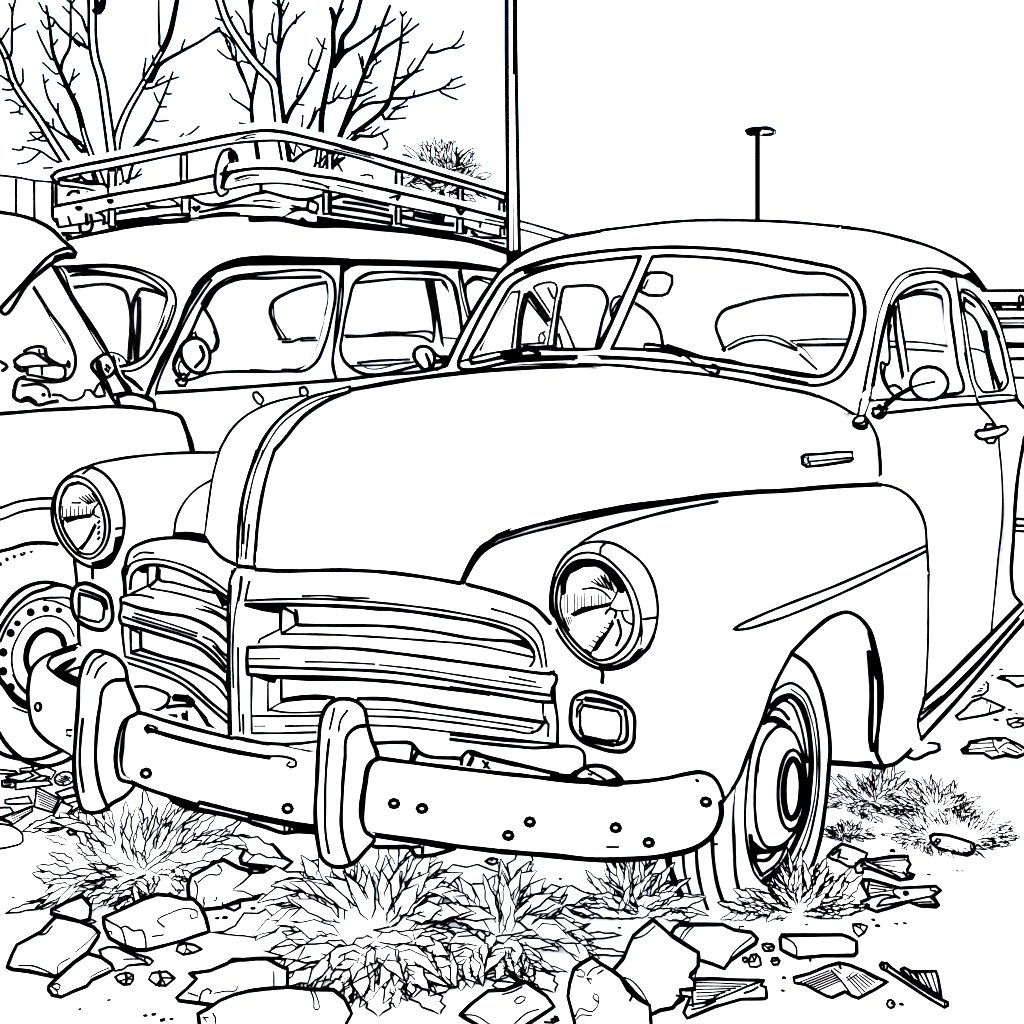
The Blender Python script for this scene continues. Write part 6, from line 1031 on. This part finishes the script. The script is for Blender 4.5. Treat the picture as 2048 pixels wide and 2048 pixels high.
lump('broken_pipe', 'round ended pipe piece in the weed right of the wheel', 'pipe', 'O', [(1270, 610), (1300, 592), (1400, 600), (1500, 630), (1570, 655), (1585, 690), (1560, 730), (1530, 742), (1420, 720), (1320, 690), (1280, 650)], .08, w=8, lines=[('O', [(1300, 650), (1320, 625), (1345, 630), (1320, 665)], 7), ('O', [(1310, 640), (1330, 660)], 7), ('O', [(1555, 670), (1560, 710)], 6)])
lump('rock', 'pointed rock below the running board', 'rock', 'K', [(1525, 842), (1580, 800), (1620, 755), (1680, 732), (1740, 755), (1815, 790), (1800, 805), (1700, 835), (1545, 862)], .05, w=7, lines=[('K', [(1710, 740), (1712, 770)], 5), ('K', [(1735, 770), (1725, 815)], 5)])
lump('rock', 'layered rock half under the running board, above the pointed rock', 'rock', 'K', [(1670, 605), (1720, 650), (1715, 690), (1690, 712), (1565, 738), (1600, 690), (1640, 640)], .05, w=6, lines=[('K', [(1600, 680), (1690, 675)], 5), ('K', [(1640, 650), (1700, 655)], 5), ('K', [(1610, 695), (1680, 690)], 6)])
lump('wood_scrap', 'shredded wood scrap far right under the running board', 'wood', 'K', [(1560, 1045), (1600, 1020), (1610, 995), (1720, 975), (1820, 972), (1900, 1010), (1960, 1050), (1940, 1065), (1890, 1085), (1820, 1075), (1740, 1092), (1690, 1062), (1570, 1062)], .04, w=8, lines=[('K', [(1745, 980), (1750, 1010), (1780, 1060)], 6), ('K', [(1620, 1005), (1740, 1000)], 5), ('K', [(1600, 1040), (1750, 1025)], 5), ('K', [(1700, 1050), (1770, 1045)], 6), ('K', [(1780, 1035), (1830, 1000), (1920, 1045)], 6), ('K', [(1800, 1050), (1880, 1080)], 6), ('K', [(1830, 1030), (1900, 1060)], 6), ('K', [(1770, 985), (1800, 985)], 9), ('K', [(1580, 1045), (1600, 1045)], 9)])
lump('stone_chip', 'flat wedge chip at the right edge below the running board', 'stone', 'K', [(1775, 615), (1800, 602), (1960, 602), (1990, 640), (1890, 665), (1840, 630)], .03, w=7, lines=[('K', [(1785, 615), (1820, 612)], 8)])
# rubble heap at the left
RB = [('brick', 'L', [(40, 190), (200, 155), (240, 180), (150, 218), (60, 205)]), ('brick', 'L', [(225, 145), (330, 120), (395, 150), (360, 205), (280, 175)]), ('brick', 'L', [(210, 215), (300, 180), (350, 188), (280, 225)]), ('brick', 'L', [(12, 215), (90, 205), (110, 250), (90, 265), (15, 258)]), ('brick', 'L', [(110, 225), (340, 215), (370, 245), (250, 260), (110, 280)]),
      ('brick', 'L', [(390, 300), (515, 260), (540, 310), (430, 335)]), ('brick', 'L', [(430, 345), (540, 320), (575, 350), (470, 380)]), ('brick', 'L', [(430, 365), (515, 400), (440, 495), (355, 500)]), ('brick', 'L', [(510, 430), (580, 385), (592, 440), (570, 470), (480, 490)]), ('brick', 'L', [(35, 350), (200, 325), (225, 375), (70, 382), (35, 375)]), ('brick', 'L', [(0, 405), (70, 405), (95, 440), (10, 470), (-30, 470)]),
      ('plank', 'L', [(5, 480), (225, 395), (230, 430), (90, 525), (60, 500)]), ('plank', 'L', [(255, 260), (420, 345), (370, 440), (240, 400), (250, 330)]), ('brick', 'L', [(210, 525), (300, 500), (315, 530), (220, 545)]), ('brick', 'L', [(310, 540), (380, 495), (440, 500), (430, 560), (345, 580)]), ('plank', 'L', [(-60, 520), (0, 490), (70, 510), (80, 545), (20, 555), (-60, 560)]), ('rock', 'L', [(-80, 545), (90, 540), (160, 600), (160, 645), (80, 680), (-80, 680)]), ('rock', 'L', [(385, 200), (440, 155), (500, 160), (520, 210), (460, 250), (390, 230)]), ('plank', 'L', [(-60, 130), (110, 150), (130, 170), (-60, 165)]), ('plank', 'L', [(140, 150), (220, 150), (240, 120), (140, 130)])]
RL = ['long brick on top of the rubble heap at the left edge', 'tilted brick right of the long brick in the rubble heap', 'thin brick fragment under the tilted brick in the rubble heap', 'dark edged brick at the left end of the rubble heap', 'broad brick across the middle of the rubble heap', 'brick leaning against the far bumper guard', 'lower brick wedged beside the far bumper guard', 'upended pale brick at the right side of the rubble heap', 'cracked brick at the right tip of the rubble heap', 'narrow long brick low in the rubble heap', 'half brick at the picture edge in the rubble heap',
      'grained plank sloping out of the rubble heap', 'hatched broken board in the middle of the rubble heap', 'small flat brick below the rubble heap', 'rounded brick bit below the upended brick', 'short wooden end under the half brick', 'rounded smooth rock at the left edge below the rubble heap', 'rough dark rock next to the far bumper guard', 'flat board under the drilled wheel at the left edge', 'small board tip right under the drilled wheel']
for (nm, v, P2), lb in zip(RB, RL):
    cx = sum(p[0] for p in P2) / len(P2); cy = sum(p[1] for p in P2) / len(P2)
    ln = []
    if 'hatched' in lb: ln = [('L', [(262 + k * 3, 290 + k * 18), (405 - k * 6, 355 + k * 14)], 4) for k in range(6)]
    elif 'grained' in lb: ln = [('L', [(80, 470 + k * 18), (220, 408 + k * 12)], 4) for k in range(3)]
    elif 'rough' in lb: ln = [('L', [(400 + k * 14, 215 - k * 9), (450 + k * 12, 235 - k * 9)], 5) for k in range(5)] + [('L', [(420, 180), (470, 200), (500, 230)], 5)]
    elif 'dark' in lb: ln = [('L', [(30, 230), (85, 225)], 8), ('L', [(25, 250), (80, 245)], 6)]
    elif 'cracked' in lb: ln = [('L', [(520, 435), (560, 420), (585, 400)], 5), ('L', [(500, 480), (530, 430)], 6)]
    lump(nm, lb, nm, v, P2, .07 if nm != 'plank' else .04, lines=ln, w=5.5, grp='rubble heap by the drilled wheel', sharp=nm != 'rock')
# small stones drawn with outlines
SM = [('L', 890, 1610, 68, 42, 'small twin stone below the pointed stick'), ('L', 1130, 1612, 92, 55, 'small split stone right of the twin stone'), ('L', 1322, 1402, 92, 42, 'small three part stone under the chipped block'), ('L', 1632, 1090, 58, 38, 'small speckled stone at the foot of the angular rock'), ('L', 512, 575, 45, 28, 'small oblong stone below the rubble heap'), ('L', 655, 430, 42, 16, 'thin chip at the foot of the far bumper guard'),
      ('O', 772, 1262, 54, 48, 'small cut stone right of the spiky weed'), ('N', 1800, 1490, 52, 56, 'barrel shaped stone between the slabs and the brick'), ('N', 1890, 1392, 50, 34, 'small dark rimmed stone above the barrel shaped stone'), ('O', 178, 1488, 36, 32, 'small angular stone left below the brick'), ('O', 992, 1790, 26, 26, 'small round stone below the diagonal stick'), ('M', 1045, 850, 54, 28, 'flat oval stone above the widest weed'), ('M', 1705, 785, 40, 26, 'small stone under the bumper near its middle'), ('N', 350, 1900, 70, 26, 'low stone at the bottom edge beside the faceted rock'), ('K', 1885, 880, 62, 30, 'knobbly stone at the right edge above the shredded wood'), ('N', 1728, 1480, 20, 18, 'tiny stone touching the barrel shaped stone')]
random.seed(33)
for n_, (v, x, y, rx, ry, lb) in enumerate(SM):
    N_ = random.choice((6, 7, 8)); ph = random.random() * 6
    P2 = [(x + rx * math.cos(ph + a * 2 * math.pi / N_) * random.uniform(.72, 1.2), y + ry * math.sin(ph + a * 2 * math.pi / N_) * random.uniform(.72, 1.2)) for a in range(N_)]
    ln = []
    if rx > 25:
        q0 = (x + random.uniform(-.2, .2) * rx, y + random.uniform(-.25, .1) * ry)
        for p in random.sample(P2, 3 if rx > 40 else 2): ln.append((v, [p, ((p[0] + q0[0]) / 2 + random.uniform(-4, 4), (p[1] + q0[1]) / 2 + random.uniform(-3, 3)), q0], 6))
    if 'split' in lb or 'twin' in lb: ln.append((v, [(x - rx * .1, y - ry), (x + rx * .05, y), (x - rx * .1, y + ry)], 10))
    lump('stone', lb, 'stone', v, P2, .03, lines=ln, w=6, grp='small stones on the bare ground')
DOTS = [('L', 92, 1035, 9), ('L', 768, 1755, 9), ('L', 563, 1818, 9), ('L', 1025, 1865, 12), ('L', 1085, 1857, 13), ('L', 1145, 1897, 15), ('L', 1210, 1890, 12), ('L', 1532, 1180, 12), ('L', 1585, 1178, 16), ('L', 1783, 1112, 13), ('M', 1898, 785, 11), ('M', 22, 1112, 12), ('N', 135, 785, 13), ('N', 185, 795, 10), ('N', 424, 903, 10), ('N', 843, 1247, 10), ('O', 240, 1600, 13), ('O', 232, 1690, 11), ('O', 1068, 1787, 14), ('O', 870, 1192, 12), ('O', 900, 1235, 15), ('O', 1032, 1218, 11), ('O', 1090, 1215, 11), ('O', 688, 927, 11), ('O', 743, 953, 9), ('O', 1262, 873, 10), ('O', 1462, 847, 8), ('O', 1497, 847, 7), ('O', 1005, 708, 16), ('O', 938, 593, 13), ('O', 885, 505, 8), ('O', 398, 1225, 9), ('O', 225, 1195, 8), ('K', 1795, 562, 9), ('K', 1732, 598, 12), ('K', 1848, 803, 10), ('K', 1888, 826, 8), ('K', 1765, 863, 12), ('K', 1585, 1045, 5), ('M', 1795, 1225, 10)]
for v, x, y, r in DOTS:
    (X, Y), = zz(v, [(x, y)]); c = gpt(X, Y); s = c.y / F * VIEW[v][2] / 1932
    bm = bmesh.new(); bmesh.ops.create_icosphere(bm, subdivisions=2, radius=r * s * 1.35)
    for q in bm.verts: q.co *= random.uniform(.85, 1.15); q.co.z *= .6; q.co.x *= 1.15
    me = bpy.data.meshes.new('pebble'); bm.to_mesh(me); bm.free(); me.materials.append(M['ink'])
    o = bpy.data.objects.new('pebble', me); C.objects.link(o); o.location = (c.x, c.y, r * s * .4)
    tag(o, 'tiny dark pebble lying loose on the bare white ground', 'pebble', 'dark pebbles scattered on the ground')
# ================================================================== ground, sky light, camera
mb = MB(); S = 1500
mb.add([(-S, -20, 0), (S, -20, 0), (S, S * 2, 0), (-S, S * 2, 0)], [(0, 1, 2, 3)], 0)
g = mb.build('ground', None, M['ground']); g['kind'] = 'structure'
w = bpy.data.worlds.new('World'); bpy.context.scene.world = w; w.use_nodes = True
nt = w.node_tree; bg = nt.nodes['Background']; sk = nt.nodes.new('ShaderNodeTexSky'); sk.sky_type = 'NISHITA'; sk.sun_disc = False
sk.sun_elevation = math.radians(55); sk.sun_rotation = math.radians(205); sk.air_density = 1.0; sk.dust_density = 3.0; sk.ozone_density = 1.0
nt.links.new(sk.outputs[0], bg.inputs[0]); bg.inputs[1].default_value = .15
sl = bpy.data.lights.new('sun', 'SUN'); sl.energy = 0.9; sl.angle = math.radians(140); sl.color = (1, .98, .95)
so = bpy.data.objects.new('sun', sl); C.objects.link(so)
az = math.radians(205); el = math.radians(55)
so.rotation_euler = Vector((math.sin(az) * math.cos(el), math.cos(az) * math.cos(el), math.sin(el))).to_track_quat('Z', 'Y').to_euler()
cd = bpy.data.cameras.new('camera'); co = bpy.data.objects.new('camera', cd); C.objects.link(co)
co.location = (0, 0, EYE); co.rotation_euler = (math.pi / 2, 0, 0)
cd.sensor_width = 36; cd.lens = 36 * F / 2048; cd.shift_y = (HOR - 1024) / 2048; cd.clip_end = 2000; cd.clip_start = .05
sc = bpy.context.scene; sc.camera = co
sc.view_settings.view_transform = 'Standard'; sc.view_settings.look = 'None'; sc.view_settings.exposure = 3.1; sc.view_settings.gamma = 1
sc.cycles.max_bounces = 24; sc.cycles.diffuse_bounces = 16; sc.cycles.transparent_max_bounces = 24
sc.cycles.filter_width = 1.2
